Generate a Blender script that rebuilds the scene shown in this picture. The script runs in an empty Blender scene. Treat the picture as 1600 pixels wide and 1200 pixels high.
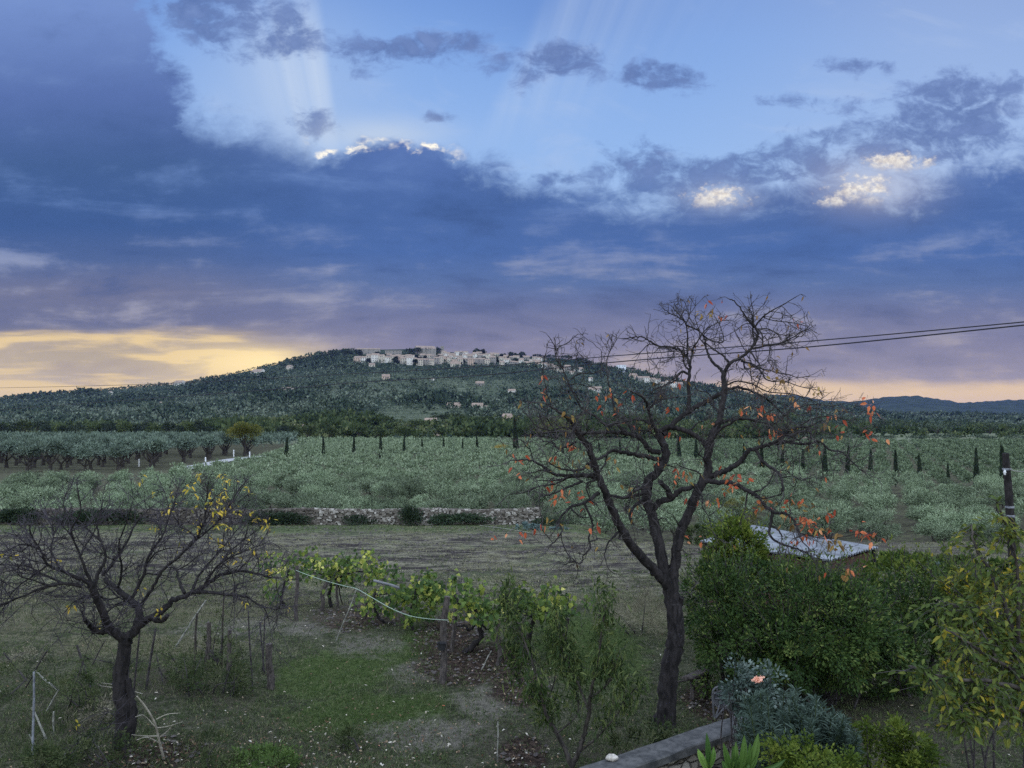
import bpy, math, random
import numpy as np
from mathutils import Vector
random.seed(7); RNG = np.random.default_rng(7)
SC = bpy.context.scene; COL = SC.collection
R = math.radians
F = 1202.0; PITCH = math.atan(55/F); CAMZ = 5.5

# ---------------------------------------------------------------- camera
cam_d = bpy.data.cameras.new("camera"); cam = bpy.data.objects.new("camera", cam_d); COL.objects.link(cam)
cam.location = (0, 0, CAMZ); cam.rotation_euler = (R(90)+PITCH, 0, 0)
cam_d.sensor_fit = 'HORIZONTAL'; cam_d.sensor_width = 36; cam_d.lens = 36*F/1600
cam_d.clip_start = 0.1; cam_d.clip_end = 40000
SC.camera = cam
SC.view_settings.view_transform = 'Standard'; SC.view_settings.look = 'None'
SC.view_settings.exposure = 0; SC.view_settings.gamma = 1
SC.cycles.use_denoising = False
SC.cycles.max_bounces = 6; SC.cycles.diffuse_bounces = 3; SC.cycles.glossy_bounces = 2
SC.cycles.transmission_bounces = 4; SC.cycles.volume_bounces = 1; SC.cycles.transparent_max_bounces = 8

# ---------------------------------------------------------------- node helpers
NT = None
def lin(r, g, b):
    f = lambda c: (c/255/12.92) if c <= 10.31 else ((c/255+0.055)/1.055)**2.4
    return (f(r), f(g), f(b), 1.0)
def put(inp, v):
    if isinstance(v, S): NT.links.new(v.o, inp)
    elif isinstance(v, (tuple, list)) and len(v) == 4 and inp.type == 'VECTOR': inp.default_value = v[:3]
    else: inp.default_value = v
class S:
    def __init__(s, o): s.o = o
    def __add__(a, b): return mth('ADD', a, b)
    def __radd__(a, b): return mth('ADD', b, a)
    def __sub__(a, b): return mth('SUBTRACT', a, b)
    def __rsub__(a, b): return mth('SUBTRACT', b, a)
    def __mul__(a, b): return mth('MULTIPLY', a, b)
    def __rmul__(a, b): return mth('MULTIPLY', b, a)
    def __truediv__(a, b): return mth('DIVIDE', a, b)
def mth(op, a, b=None, clamp=False):
    n = NT.nodes.new('ShaderNodeMath'); n.operation = op; n.use_clamp = clamp
    put(n.inputs[0], a)
    if b is not None: put(n.inputs[1], b)
    return S(n.outputs[0])
def mx(a, b): return mth('MAXIMUM', a, b)
def mn(a, b): return mth('MINIMUM', a, b)
def sstep(a, b, x):
    n = NT.nodes.new('ShaderNodeMapRange'); n.interpolation_type = 'SMOOTHSTEP'
    put(n.inputs[0], x); put(n.inputs[1], a); put(n.inputs[2], b)
    return S(n.outputs[0])
def mapr(x, a, b, c, d):
    n = NT.nodes.new('ShaderNodeMapRange'); put(n.inputs[0], x)
    for i, v in enumerate((a, b, c, d)): put(n.inputs[i+1], v)
    return S(n.outputs[0])
def xyz(x, y, z=0.0):
    n = NT.nodes.new('ShaderNodeCombineXYZ'); put(n.inputs[0], x); put(n.inputs[1], y); put(n.inputs[2], z); return S(n.outputs[0])
def sep(v):
    n = NT.nodes.new('ShaderNodeSeparateXYZ'); put(n.inputs[0], v); return [S(o) for o in n.outputs]
def noise(vec, scale, detail=4, rough=.55, dist=0.0, col=False):
    n = NT.nodes.new('ShaderNodeTexNoise')
    if vec is not None: put(n.inputs['Vector'], vec)
    n.inputs['Scale'].default_value = scale; n.inputs['Detail'].default_value = detail
    n.inputs['Roughness'].default_value = rough; n.inputs['Distortion'].default_value = dist
    return S(n.outputs['Color' if col else 'Fac'])
def ramp(x, stops, interp='LINEAR'):
    n = NT.nodes.new('ShaderNodeValToRGB'); put(n.inputs[0], x); cr = n.color_ramp; cr.interpolation = interp
    while len(cr.elements) > 1: cr.elements.remove(cr.elements[-1])
    for i, (p, c) in enumerate(stops):
        e = cr.elements[0] if i == 0 else cr.elements.new(p)
        e.position = p; e.color = c if isinstance(c, tuple) else (c, c, c, 1)
    return S(n.outputs[0])
def mix(f, a, b, mode='MIX'):
    n = NT.nodes.new('ShaderNodeMix'); n.data_type = 'RGBA'; n.blend_type = mode; n.clamp_factor = True
    put(n.inputs[0], f); put(n.inputs[6], a); put(n.inputs[7], b); return S(n.outputs[2])
def gray(x): return xyz(x, x, x)
def attr(name):
    n = NT.nodes.new('ShaderNodeAttribute'); n.attribute_name = name; return S(n.outputs['Fac'])
def pos():
    n = NT.nodes.new('ShaderNodeNewGeometry'); return S(n.outputs['Position'])
def objco():
    n = NT.nodes.new('ShaderNodeTexCoord'); return S(n.outputs['Object'])
def objrnd():
    n = NT.nodes.new('ShaderNodeObjectInfo'); return S(n.outputs['Random'])
def gauss(x, y, cx, cy, rx, ry):
    a = (x-cx)/rx; b = (y-cy)/ry
    return mth('EXPONENT', (a*a+b*b)*-1.0)

# ---------------------------------------------------------------- world: dusk sky with a cloud bank, fixed in world directions
SUN_EL, SUN_AZ = R(8), math.atan((600-800)/F)
def make_world():
    global NT
    w = bpy.data.worlds.new("World"); SC.world = w; w.use_nodes = True
    NT = w.node_tree; NT.nodes.clear()
    tc = NT.nodes.new('ShaderNodeTexCoord'); d = S(tc.outputs['Generated'])
    X, Y, Z = sep(d)
    yy = mx(Y, 0.12)
    sx = X/yy*12.02+8.0; sy = 6.55-Z/yy*12.02
    p2 = xyz(sx, sy*1.5)
    pw = xyz(sx*.35, sy*1.6, 3.0)
    n1 = noise(p2, .55, 6, .6, .3); n2 = noise(p2, 1.9, 6, .62, .5); n5 = noise(xyz(sx, sy*1.2, 1.0), 10.0, 4, .6); n3 = noise(xyz(sx, sy*1.4, 7.0), 4.5, 5, .65)
    nb = noise(pw, 1.0, 6, .58, .4); nb2 = noise(xyz(sx*.5, sy*2.6, 9.), 1.0, 5, .55)
    # clear sky
    clear = ramp(mapr(sy, -1, 4, 0, 1), [(0, lin(98,138,206)), (.3, lin(122,163,224)), (.65, lin(143,180,231)), (.9, lin(160,188,228))])
    clear = mix(sstep(9.5, 15.5, sx)*.6, clear, ramp(mapr(sy, -1, 4, 0, 1), [(0, lin(152,172,212)), (.5, lin(163,186,224)), (1, lin(176,194,224))]))
    clear = mix(gauss(sx, sy, 4.3, 1.3, 1.5, 1.5)*.55, clear, lin(172,194,226))
    clear = mix(gauss(sx, sy, 9.0, .0, 1.6, .9)*.35, clear, lin(86,122,190))
    # sun rays fanning out from the hidden sun
    ang = mth('ARCTAN2', sx-6.2, mx(8.7-sy, .05)); ang2 = mth('ARCTAN2', sx-6.2, mx(4.6-sy, .05))
    ray_l = sstep(-.135, -.16, ang)*sstep(-.36, -.17, ang)*sstep(3.2, 1.2, sy)*sstep(-1.2, 1.0, sy)
    ray_r = sstep(.43, .52, ang2)*sstep(1.0, .52, ang2)*sstep(2.6, 1.2, sy)*.55
    rays = mx(ray_l*.62, ray_r*.42)*(noise(xyz(ang*38.0, 4.0), 1.0, 2, .5)*1.5+.15)
    clear = mix(rays, clear, lin(196,212,234))
    # high wisps
    wisp = sstep(.52, .78, noise(xyz(sx*.45+sy*.35, sy*1.1-sx*.25, 2.), 1.0, 7, .6, .6))*.3
    clear = mix(wisp, clear, lin(182,198,226))
    # cloud bank and its upper edge
    B = [(0,-9),(1.6,-6),(2.3,-1),(2.75,1.0),(3.1,1.5),(3.9,1.78),(4.5,2.02),(4.85,2.3),(5.4,2.28),(5.6,2.14),(6.3,2.26),(7.1,2.33),(7.8,2.4),(8.3,2.62),(9,2.8),(10,2.85),(11,2.9),(12,2.9),(13,2.85),(14,2.75),(15,2.5),(16,2.2),(18,1.8)]
    sxw = sx+(n1-.5)*2.6+(n2-.5)*1.3+(1.0-sy)*mapr(sy, 0, 2, .25, .0)
    crisp = gauss(sx, sy, 6.2, 2.3, 1.4, 1.0)
    sxw = sxw+(sx-sxw)*sstep(4.6, 5.2, sx)
    bnd = ramp(mapr(sxw, 0, 18, 0, 1), [(x/18, (b+9)/12) for x, b in B])*12.0-9.0
    amp = mapr(crisp, 0, 1, 1.0, .28)
    dd = (sy-bnd)+(n1-.5)*amp*1.5+(n2-.5)*amp*1.1+(n3-.5)*.30
    ul = sstep(5.0, 3.6, sx)*sstep(2.4, 1.4, sy)          # the ragged, softer upper left edge
    dd = dd+ul*((n2-.5)*1.6+(n3-.5)*1.2+(n1-.5)*1.0)
    bank = sstep(-.2, mapr(crisp, 0, 1, mapr(sx, 2, 9, .85, .55), .07)+ul*1.3, dd)
    pl = [(3.2,.0,1.5,.62),(3.9,.25,.8,.45),(4.2,.5,.6,.35),(5.6,.75,.7,.35),(6.6,.65,.6,.3),(8.3,.95,.8,.4),(8.9,.75,.5,.25),(10.5,1.1,.75,.28),(9.9,2.55,.75,.45),(10.6,2.85,.7,.4),(13.0,2.2,1.0,.34),(12.2,2.55,1.0,.3),(15.4,1.25,1.3,.3),(14.9,1.95,1.7,.4),(14.4,2.35,1.2,.3),(6.9,1.75,.5,.14),(11.8,2.6,.5,.25),(10.2,1.05,.5,.2),(13.6,.9,.9,.18),(12.6,1.5,.8,.14),(14.6,1.55,.9,.2),(8.6,2.75,.6,.2),(7.2,.5,.5,.2),(4.9,1.9,.5,.45)]
    P = None
    for a in pl:
        g = gauss(sx, sy, *a); P = g if P is None else P+g
    P = mn(P, 1.0)
    pn = P*.62+(n2-.5)*1.5+(n1-.5)*.8+(n3-.5)*.5
    patch = sstep(.25, .8, pn)*sstep(.08, .35, P)*.9
    cov = mx(bank, patch)
    # cloud colour by height in the sky
    cc = ramp(mapr(sy, 0, 7, 0, 1), [(0, lin(108,134,192)), (.2, lin(98,122,182)), (.33, lin(82,112,172)), (.45, lin(70,102,160)), (.56, lin(72,105,164)), (.63, lin(88,112,160)), (.7, lin(112,119,153)), (.76, lin(128,128,154)), (.83, lin(150,144,158)), (.89, lin(168,158,160)), (.94, lin(188,172,160))])
    lf = ramp(mapr(sy, 0, 7, 0, 1), [(0, lin(112,140,198)), (.2, lin(84,110,168)), (.36, lin(64,94,144)), (.5, lin(60,92,146)), (.58, lin(78,101,148)), (.65, lin(112,117,146)), (.72, lin(106,112,143)), (.8, lin(150,146,146)), (.86, lin(176,168,164)), (.93, lin(200,182,158))])
    cc = mix(sstep(6.5, 2.0, sx), cc, lf)
    band = (nb-.5)*mapr(sy, 1.5, 4.2, .5, 1.5)+(nb2-.5)*.6*sstep(3.0, 4.6, sy)+(n1-.5)*.6+(n2-.5)*.26+(n3-.5)*.10
    cc = mix(sstep(-.02, .42, band)*.85, cc, ramp(mapr(sy, 0, 7, 0, 1), [(0, lin(128,156,206)), (.45, lin(104,136,192)), (.62, lin(152,158,182)), (.75, lin(172,166,174)), (.9, lin(224,196,160))]))
    cc = mix(sstep(.0, -.36, band)*.75, cc, ramp(mapr(sy, 0, 7, 0, 1), [(0, lin(80,104,156)), (.4, lin(52,82,134)), (.6, lin(64,90,140)), (.75, lin(100,106,138)), (.9, lin(142,136,148))]))
    pc = mix(sstep(.3, .8, n2), lin(70,96,152), lin(112,136,188))
    cc = mix(patch*(1.0-bank), cc, pc)
    col = mix(cov, clear, cc)
    # lit rims of the bank and small lit cloudlets
    rim = sstep(-.16, .0, dd)*sstep(.11, .01, dd)*sstep(4.6, 5.1, sx)*sstep(7.4, 6.7, sx)
    rim = rim*sstep(.40, .60, noise(p2, 2.6, 3, .5))*sstep(.36, .56, n3)
    col = mix(mn(rim*1.2, 1.0), col, (1.05, .98, .84, 1))
    halo = gauss(sx, sy, 5.9, 2.05, 1.0, .28)*(1.0-bank)*.55
    col = mix(halo, col, lin(206,216,226))
    def cloudlet(x, y, rx, ry, k):
        g = gauss(sx, sy, x, y, rx, ry)
        return sstep(.42, 1.05, g*.95+(n2-.5)*1.5+(n3-.5)*1.7+(n5-.5)*.5)*sstep(.04, .35, g)*sstep(ry*1.1, -ry*.3, sy-y+(n3-.5)*.25)*k
    c1 = mx(mx(cloudlet(11.25,3.08,.62,.24,.95), cloudlet(13.6,2.95,.6,.34,1.)), mx(cloudlet(14.1,2.5,.75,.2,.95), cloudlet(13.05,3.12,.34,.15,.8)))
    col = mix(gauss(sx, sy, 13.7, 2.85, .9, .45)*.45, col, lin(196,190,196))
    col = mix(gauss(sx, sy, 11.3, 3.05, .6, .25)*.35, col, lin(190,190,200))
    col = mix(c1*.92, col, mix(sstep(.35, .65, n5), lin(222,212,200), (1.0, .93, .80, 1)))
    # yellow light low in the west and along the right horizon
    gl = mx(sstep(5.12, 5.3, sy+(nb2-.5)*.35+sx*.02)*sstep(4.9, 3.2, sx-(sy-5.5)*.4), gauss(sx, sy, 3.9, 5.7, 1.0, .35))
    streak = sstep(.44, .64, noise(xyz(sx*.55-sy*.9, sy*4.4+sx*.12, 5.), 1.0, 6, .55, .3))
    low = sstep(5.98, 6.08, sy)*sstep(2.6, 1.0, sx)
    gl = mn(gl*(streak*.62+.34)+gauss(sx, sy, 3.9, 5.64, 1.0, .24)*.8+low*.6, 1.0)
    yc = mix(gauss(sx, sy, 4.2, 5.68, 1.2, .3), lin(232,204,150), (1.06, .82, .40, 1))
    col = mix(gl, col, yc)
    gr = sstep(5.86, 6.12, sy+(nb2-.5)*.3)*sstep(9.8, 12.4, sx)
    col = mix(gr*.85, col, lin(238,206,156))
    col = mix(sstep(6.2, 6.6, sy)*.6, col, lin(226,196,160))
    hs = NT.nodes.new('ShaderNodeHueSaturation'); hs.inputs['Saturation'].default_value = .98; hs.inputs['Value'].default_value = 1.05; put(hs.inputs['Color'], col); col = S(hs.outputs[0])
    # the rest of the sky, overhead and behind: unseen, set brighter than the visible sky to light the ground
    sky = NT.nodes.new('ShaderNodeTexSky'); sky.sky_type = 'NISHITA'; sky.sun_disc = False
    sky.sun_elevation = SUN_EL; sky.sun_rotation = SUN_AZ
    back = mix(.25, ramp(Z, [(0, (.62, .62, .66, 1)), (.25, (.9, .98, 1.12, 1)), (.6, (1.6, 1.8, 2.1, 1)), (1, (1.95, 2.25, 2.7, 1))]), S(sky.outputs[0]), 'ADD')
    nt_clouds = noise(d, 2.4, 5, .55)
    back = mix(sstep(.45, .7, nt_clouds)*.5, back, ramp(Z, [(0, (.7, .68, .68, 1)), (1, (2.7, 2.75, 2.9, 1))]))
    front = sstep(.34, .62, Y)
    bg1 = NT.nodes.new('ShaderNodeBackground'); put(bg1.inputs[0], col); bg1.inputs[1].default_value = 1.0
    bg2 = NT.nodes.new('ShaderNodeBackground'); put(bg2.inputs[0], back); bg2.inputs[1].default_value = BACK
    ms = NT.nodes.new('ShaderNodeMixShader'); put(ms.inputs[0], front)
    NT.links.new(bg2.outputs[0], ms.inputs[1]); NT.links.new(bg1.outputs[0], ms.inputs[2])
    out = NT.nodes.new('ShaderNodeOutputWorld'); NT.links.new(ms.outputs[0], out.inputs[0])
    w.cycles.sampling_method = 'MANUAL'; w.cycles.sample_map_resolution = 512
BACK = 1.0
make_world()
sl = bpy.data.lights.new("sun", 'SUN'); sl.energy = .35; sl.angle = R(20); sl.color = (1, .86, .68)
so = bpy.data.objects.new("sun", sl); COL.objects.link(so)
so.rotation_euler = (R(90)-SUN_EL, 0, R(180)-SUN_AZ)

# ---------------------------------------------------------------- pixel rays and terrain
cp, sp = math.cos(PITCH), math.sin(PITCH)
def ray(px, py):
    u = (px-800)/F; v = (600-py)/F
    return u/(cp-v*sp), (sp+v*cp)/(cp-v*sp)          # X/Y and Z/Y
def at(px, py, Y):
    u, v = ray(px, py); return (u*Y, Y, CAMZ+v*Y)
def colpx(t):                                          # approximate photo column of a direction t = X/Y
    return 800+F*t
def ss(a, b, x):
    t = np.clip((np.asarray(x, float)-a)/(b-a), 0, 1); return t*t*(3-2*t)
def TZ(x, y):
    x = np.asarray(x, float); y = np.asarray(y, float)
    t = x/np.maximum(y, 6)
    zl = -0.0645*np.maximum(y-20, 0)
    zl = np.where(y < 59.8, zl, -2.57)
    zl = zl+(-5.5+2.57)*ss(59.8, 65, y)
    zr = -0.06*np.maximum(y-20, 0)
    zr = np.where(y < 40, zr, -1.2)-3.8*ss(40, 62, y)-0.5*ss(60, 66, y)
    w = ss(.07, .2, t)
    z = zl*(1-w)+zr*w
    return z+.05*np.sin(x*.9+y*.35)*np.sin(y*.7-x*.2)*ss(400, 100, y)
def tz(x, y): return float(TZ(x, y))
def ground(px, py, dz=0.0):
    u, v = ray(px, py); y = 7.0
    while y < 900:
        if CAMZ+v*y <= tz(u*y, y)+dz: break
        y += max(.05, y*.003)
    return (u*y, y, tz(u*y, y))
RIDGE = [(-900,650),(-400,640),(-150,630),(0,624),(100,614),(200,607),(300,598),(400,577),(480,557),(550,547),(650,545),(700,550),(800,556),(880,560),(930,568),(1000,581),(1060,596),(1130,609),(1200,619),(1300,634),(1400,646),(1600,651),(2400,655)]
RPX = [p[0] for p in RIDGE]; RPY = [p[1] for p in RIDGE]
H0, H1 = 420.0, 1900.0
def HZ(x, y):
    x = np.asarray(x, float); y = np.asarray(y, float)
    c = 800+F*x/np.maximum(y, 1)
    r = np.interp(c, RPX, RPY)
    s = np.clip((y-H0)/(H1-H0), 0, 1)
    py = 690+(r-690)*s**.8
    z = CAMZ+(655-py)/F*y
    zr = CAMZ+(655-r)/F*H1
    over = np.clip((y-H1)/1400, 0, 1.5)
    z = np.where(y > H1, zr*(1-over)-10*over, z)
    z = z+s*(1-s)*14*np.sin(x*.011+y*.004)*np.sin(y*.009-x*.003)
    return np.where(y < H0, -7.5, z)
def hill_at(px, py):
    u, v = ray(px, py); y = 430.0
    while y < 2050:
        if CAMZ+v*y <= float(HZ(u*y, y)): break
        y += 4
    return (u*y, y, float(HZ(u*y, y)))

# ---------------------------------------------------------------- mesh builder
class MB:
    def __init__(s): s.V = []; s.L = []; s.N = []; s.R = []; s.M = []; s.nv = 0
    def add(s, verts, faces, rnd=None, mat=0):
        verts = np.asarray(verts, float).reshape(-1, 3); faces = np.asarray(faces, int)
        s.V.append(verts); s.L.append((faces+s.nv).ravel()); n = len(faces)
        s.N.append(np.full(n, faces.shape[1]))
        if rnd is None: rnd = RNG.random(n)
        s.R.append(np.broadcast_to(np.asarray(rnd, float), (n,)))
        s.M.append(np.full(n, mat)); s.nv += len(verts); return s
    def grid(s, P, rnd=.5, mat=0, closed=False):       # P (a,b,3)
        a, b = P.shape[:2]; i = np.arange(a*b).reshape(a, b)
        if closed: i = np.concatenate([i, i[:, :1]], 1)
        f = np.stack([i[:-1, :-1], i[:-1, 1:], i[1:, 1:], i[1:, :-1]], -1).reshape(-1, 4)
        return s.add(P.reshape(-1, 3), f, np.full(len(f), rnd) if np.isscalar(rnd) else rnd, mat)
    def tube(s, pts, rad, sides=6, mat=0, rnd=.5, cap=True, wob=0.0):
        P = np.asarray(pts, float); n = len(P); r = np.broadcast_to(np.asarray(rad, float), (n,))
        T = np.gradient(P, axis=0); T /= np.linalg.norm(T, axis=1, keepdims=True)+1e-9
        ref = np.array([.31, .87, .38]); A = np.cross(T, ref); A /= np.linalg.norm(A, axis=1, keepdims=True)+1e-9
        B = np.cross(T, A); a = np.linspace(0, 2*np.pi, sides, endpoint=False)
        rr = r[:, None]*np.ones(sides)
        if wob: rr = rr*(1+wob*RNG.normal(size=rr.shape))
        ring = P[:, None]+rr[..., None]*(np.cos(a)[None, :, None]*A[:, None]+np.sin(a)[None, :, None]*B[:, None])
        s.grid(ring, rnd, mat, True)
        if cap:
            for k, o in ((0, 1), (-1, -1)):
                s.add(ring[k][::o], [list(range(sides))], [rnd], mat)
        return s
    def box(s, c, size, rot=0.0, mat=0, rnd=.5, tilt=0.0):
        x, y, z = [d/2 for d in size]
        v = np.array([(-x,-y,-z),(x,-y,-z),(x,y,-z),(-x,y,-z),(-x,-y,z),(x,-y,z),(x,y,z),(-x,y,z)])
        if tilt: v = v@np.array([[1,0,0],[0,math.cos(tilt),math.sin(tilt)],[0,-math.sin(tilt),math.cos(tilt)]])
        ca, sa = math.cos(rot), math.sin(rot)
        v = v@np.array([[ca,sa,0],[-sa,ca,0],[0,0,1]])+np.asarray(c, float)
        return s.add(v, [(0,3,2,1),(4,5,6,7),(0,1,5,4),(1,2,6,5),(2,3,7,6),(3,0,4,7)], np.full(6, rnd), mat)
    def leaves(s, C, D, ln, wd, rnd=None, mat=0, fold=False, nrm=None):
        """diamond leaves at C (n,3) along D (n,3)"""
        C = np.asarray(C, float); n = len(C)
        if n == 0: return s
        D = D/(np.linalg.norm(D, axis=1, keepdims=True)+1e-9)
        q = RNG.normal(size=(n, 3)) if nrm is None else nrm+RNG.normal(size=(n, 3))*.45
        Sd = np.cross(D, q); Sd /= np.linalg.norm(Sd, axis=1, keepdims=True)+1e-9
        Nn = np.cross(Sd, D)
        ln = np.broadcast_to(np.asarray(ln, float), (n,))[:, None]; wd = np.broadcast_to(np.asarray(wd, float), (n,))[:, None]
        if not fold:
            V = np.stack([C, C+D*ln*.45+Sd*wd*.5, C+D*ln, C+D*ln*.45-Sd*wd*.5], 1)
            return s.add(V, np.arange(n*4).reshape(n, 4), rnd, mat)
        g = np.array([0, 0, -1.0])*ln*.22
        V = np.stack([C, C+D*ln*.33+Sd*wd*.5+Nn*wd*.16, C+D*ln*.7+Sd*wd*.36+Nn*wd*.12+g*.4, C+D*ln+g, C+D*ln*.7-Sd*wd*.36+Nn*wd*.12+g*.4, C+D*ln*.33-Sd*wd*.5+Nn*wd*.16, C+D*ln*.5], 1)
        i = np.arange(n)[:, None]*7
        f = np.concatenate([i+np.array([[0,1,2,6]]), i+np.array([[6,2,3,4]]), i+np.array([[0,6,4,5]])], 0)
        if rnd is None: rnd = RNG.random(n)
        return s.add(V, f, np.tile(rnd, 3), mat)
    def build(s, name, mats, parent=None, smooth=False, loc=None):
        me = bpy.data.meshes.new(name)
        V = np.concatenate(s.V); L = np.concatenate(s.L).astype(np.int32); N = np.concatenate(s.N).astype(np.int32)
        me.vertices.add(len(V)); me.vertices.foreach_set('co', V.astype(np.float32).ravel())
        me.loops.add(len(L)); me.loops.foreach_set('vertex_index', L)
        me.polygons.add(len(N)); st = np.zeros(len(N), np.int32); st[1:] = np.cumsum(N)[:-1]
        me.polygons.foreach_set('loop_start', st); me.polygons.foreach_set('loop_total', N)
        me.polygons.foreach_set('material_index', np.concatenate(s.M).astype(np.int32))
        me.polygons.foreach_set('use_smooth', np.full(len(N), smooth))
        a = me.attributes.new('rnd', 'FLOAT', 'FACE'); a.data.foreach_set('value', np.concatenate(s.R).astype(np.float32))
        me.update(calc_edges=True); me.validate()
        for m in (mats if isinstance(mats, (list, tuple)) else [mats]): me.materials.append(m)
        o = bpy.data.objects.new(name, me); COL.objects.link(o)
        if parent is not None: o.parent = parent
        if loc is not None: o.location = loc
        return o
def tag(o, label=None, cat=None, group=None, kind=None):
    if label: o['label'] = label
    if cat: o['category'] = cat
    if group: o['group'] = group
    if kind: o['kind'] = kind
    return o
def thing(name, label, cat, loc, rz=0.0, group=None):
    o = bpy.data.objects.new(name, None); COL.objects.link(o); o.empty_display_size = .1
    o.location = loc; o.rotation_euler = (0, 0, rz)
    return tag(o, label, cat, group)
def dup(root, loc, rz=0.0, sc=1.0, label=None, group=None):
    r = root.copy(); COL.objects.link(r); r.location = loc; r.rotation_euler = (0, 0, rz); r.scale = (sc, sc, sc) if np.isscalar(sc) else sc
    if label: r['label'] = label
    if group: r['group'] = group
    for ch in list(root.children):
        c = ch.copy(); COL.objects.link(c); c.parent = r
    return r
def spline(pts, n=6):
    P = np.asarray(pts, float)
    if len(P) < 3: n = max(n, 2)
    Q = np.vstack([2*P[0]-P[1], P, 2*P[-1]-P[-2]]); out = []
    for i in range(1, len(Q)-2):
        for t in np.linspace(0, 1, n, endpoint=False):
            a, b, c, d = Q[i-1], Q[i], Q[i+1], Q[i+2]
            out.append(.5*((2*b)+(-a+c)*t+(2*a-5*b+4*c-d)*t*t+(-a+3*b-3*c+d)*t**3))
    out.append(P[-1]); return np.array(out)
def sph(n): 
    v = RNG.normal(size=(n, 3)); return v/np.linalg.norm(v, axis=1, keepdims=True)

# ---------------------------------------------------------------- materials
def newmat(name):
    global NT
    m = bpy.data.materials.new(name); m.use_nodes = True; NT = m.node_tree; NT.nodes.clear()
    out = NT.nodes.new('ShaderNodeOutputMaterial'); return m, out
def principled(out, col, rough=.8, bump=None, bstr=.5, bdist=.02, spec=.3, metal=0.0):
    b = NT.nodes.new('ShaderNodeBsdfPrincipled'); put(b.inputs['Base Color'], col); put(b.inputs['Roughness'], rough)
    b.inputs['Specular IOR Level'].default_value = spec; b.inputs['Metallic'].default_value = metal
    if bump is not None:
        n = NT.nodes.new('ShaderNodeBump'); n.inputs['Strength'].default_value = bstr; n.inputs['Distance'].default_value = bdist
        put(n.inputs['Height'], bump); NT.links.new(n.outputs[0], b.inputs['Normal'])
    if out is not None: NT.links.new(b.outputs[0], out.inputs[0])
    return b
def leafmat(name, stops, trans=.3, rough=.55, var=.25, spec=.25):
    m, out = newmat(name)
    c = ramp(attr('rnd'), [(p, (*k, 1)) for p, k in stops])
    c = mix(1.0, c, gray(mapr(objrnd(), 0, 1, 1-var, 1+var)), 'MULTIPLY')
    b = principled(None, c, rough, spec=spec)
    t = NT.nodes.new('ShaderNodeBsdfTranslucent'); put(t.inputs[0], c)
    ms = NT.nodes.new('ShaderNodeMixShader'); ms.inputs[0].default_value = trans
    NT.links.new(b.outputs[0], ms.inputs[1]); NT.links.new(t.outputs[0], ms.inputs[2]); NT.links.new(ms.outputs[0], out.inputs[0])
    return m
def plain(name, a, b=None, scale=6, rough=.8, bstr=.4, bdist=.02, detail=6, lo=.35, hi=.65, spec=.3, stretch=None, metal=0.0):
    m, out = newmat(name); v = objco()
    if stretch:
        x, y, z = sep(v); v = xyz(x*stretch[0], y*stretch[1], z*stretch[2])
    n = noise(v, scale, detail, .6, .3)
    c = (*a, 1) if b is None else mix(sstep(lo, hi, n), (*a, 1), (*b, 1))
    principled(out, c, rough, n, bstr, bdist, spec, metal); return m
M = {}
def barkmat(name, dark, mid, pale, sc=14):
    m, out = newmat(name); v = objco(); x, y, z = sep(v)
    n = noise(xyz(x*1.0, y*1.0, z*.28), sc, 7, .65, .5); n2 = noise(v, 3.5, 5, .6)
    c = mix(sstep(.38, .62, n), (*dark, 1), (*mid, 1))
    c = mix(sstep(.56, .72, noise(v, 7, 6, .7))*.55, c, (*pale, 1))
    c = mix(sstep(.4, .7, n2)*.4, c, (*dark, 1))
    principled(out, c, .9, n, .9, .03, .2); M[name] = m
barkmat('bark_persimmon', (.009,.008,.009), (.030,.026,.028), (.12,.115,.125))
barkmat('bark_bare', (.010,.009,.010), (.030,.026,.028), (.07,.065,.07))
barkmat('bark_grey', (.025,.022,.02), (.07,.06,.055), (.13,.12,.11))
barkmat('post_wood', (.035,.03,.03), (.10,.085,.08), (.20,.19,.18), 20)
M['twig'] = plain('twig', (.018,.015,.017), (.055,.048,.052), 9)
M['twig_bare'] = plain('twig_bare', (.015,.012,.017), (.042,.036,.046), 9)
M['twig_pale'] = plain('twig_pale', (.20,.18,.15), (.38,.35,.30), 9)
M['cane'] = plain('cane', (.10,.10,.09), (.28,.275,.25), 9)
M['olive'] = leafmat('olive', [(0,(.060,.085,.048)),(.35,(.115,.154,.090)),(.7,(.180,.226,.142)),(1,(.265,.31,.21))], .12, .55, .42, .15)
M['olive_old'] = leafmat('olive_old', [(0,(.045,.065,.048)),(.5,(.095,.132,.10)),(1,(.19,.235,.185))], .12, .55, .2, .15)
M['cypress'] = leafmat('cypress', [(0,(.010,.018,.012)),(.6,(.022,.036,.022)),(1,(.04,.06,.035))], .05, .7)
M['wood_leaf'] = leafmat('wood_leaf', [(0,(.014,.025,.011)),(.4,(.036,.054,.023)),(.75,(.066,.086,.036)),(1,(.12,.13,.06))], .1, .8, .35, .1)
M['hill_leaf'] = leafmat('hill_leaf', [(0,(.014,.025,.017)),(.35,(.034,.052,.034)),(.6,(.066,.088,.062)),(1,(.14,.165,.125))], .06, .85, .3, .1)
M['autumn'] = leafmat('autumn', [(0,(.05,.065,.02)),(.5,(.10,.11,.028)),(1,(.20,.17,.04))], .25, .7, .2)
M['gold'] = leafmat('gold', [(0,(.16,.13,.03)),(1,(.34,.25,.06))], .3, .7)
M['shrub'] = leafmat('shrub', [(0,(.012,.026,.009)),(.4,(.030,.060,.017)),(.8,(.065,.105,.026)),(1,(.16,.19,.055))], .22, .6, .1, .12)
M['shrub_light'] = leafmat('shrub_light', [(0,(.030,.055,.010)),(.5,(.075,.115,.018)),(1,(.18,.21,.04))], .3, .6, .1, .12)
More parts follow.
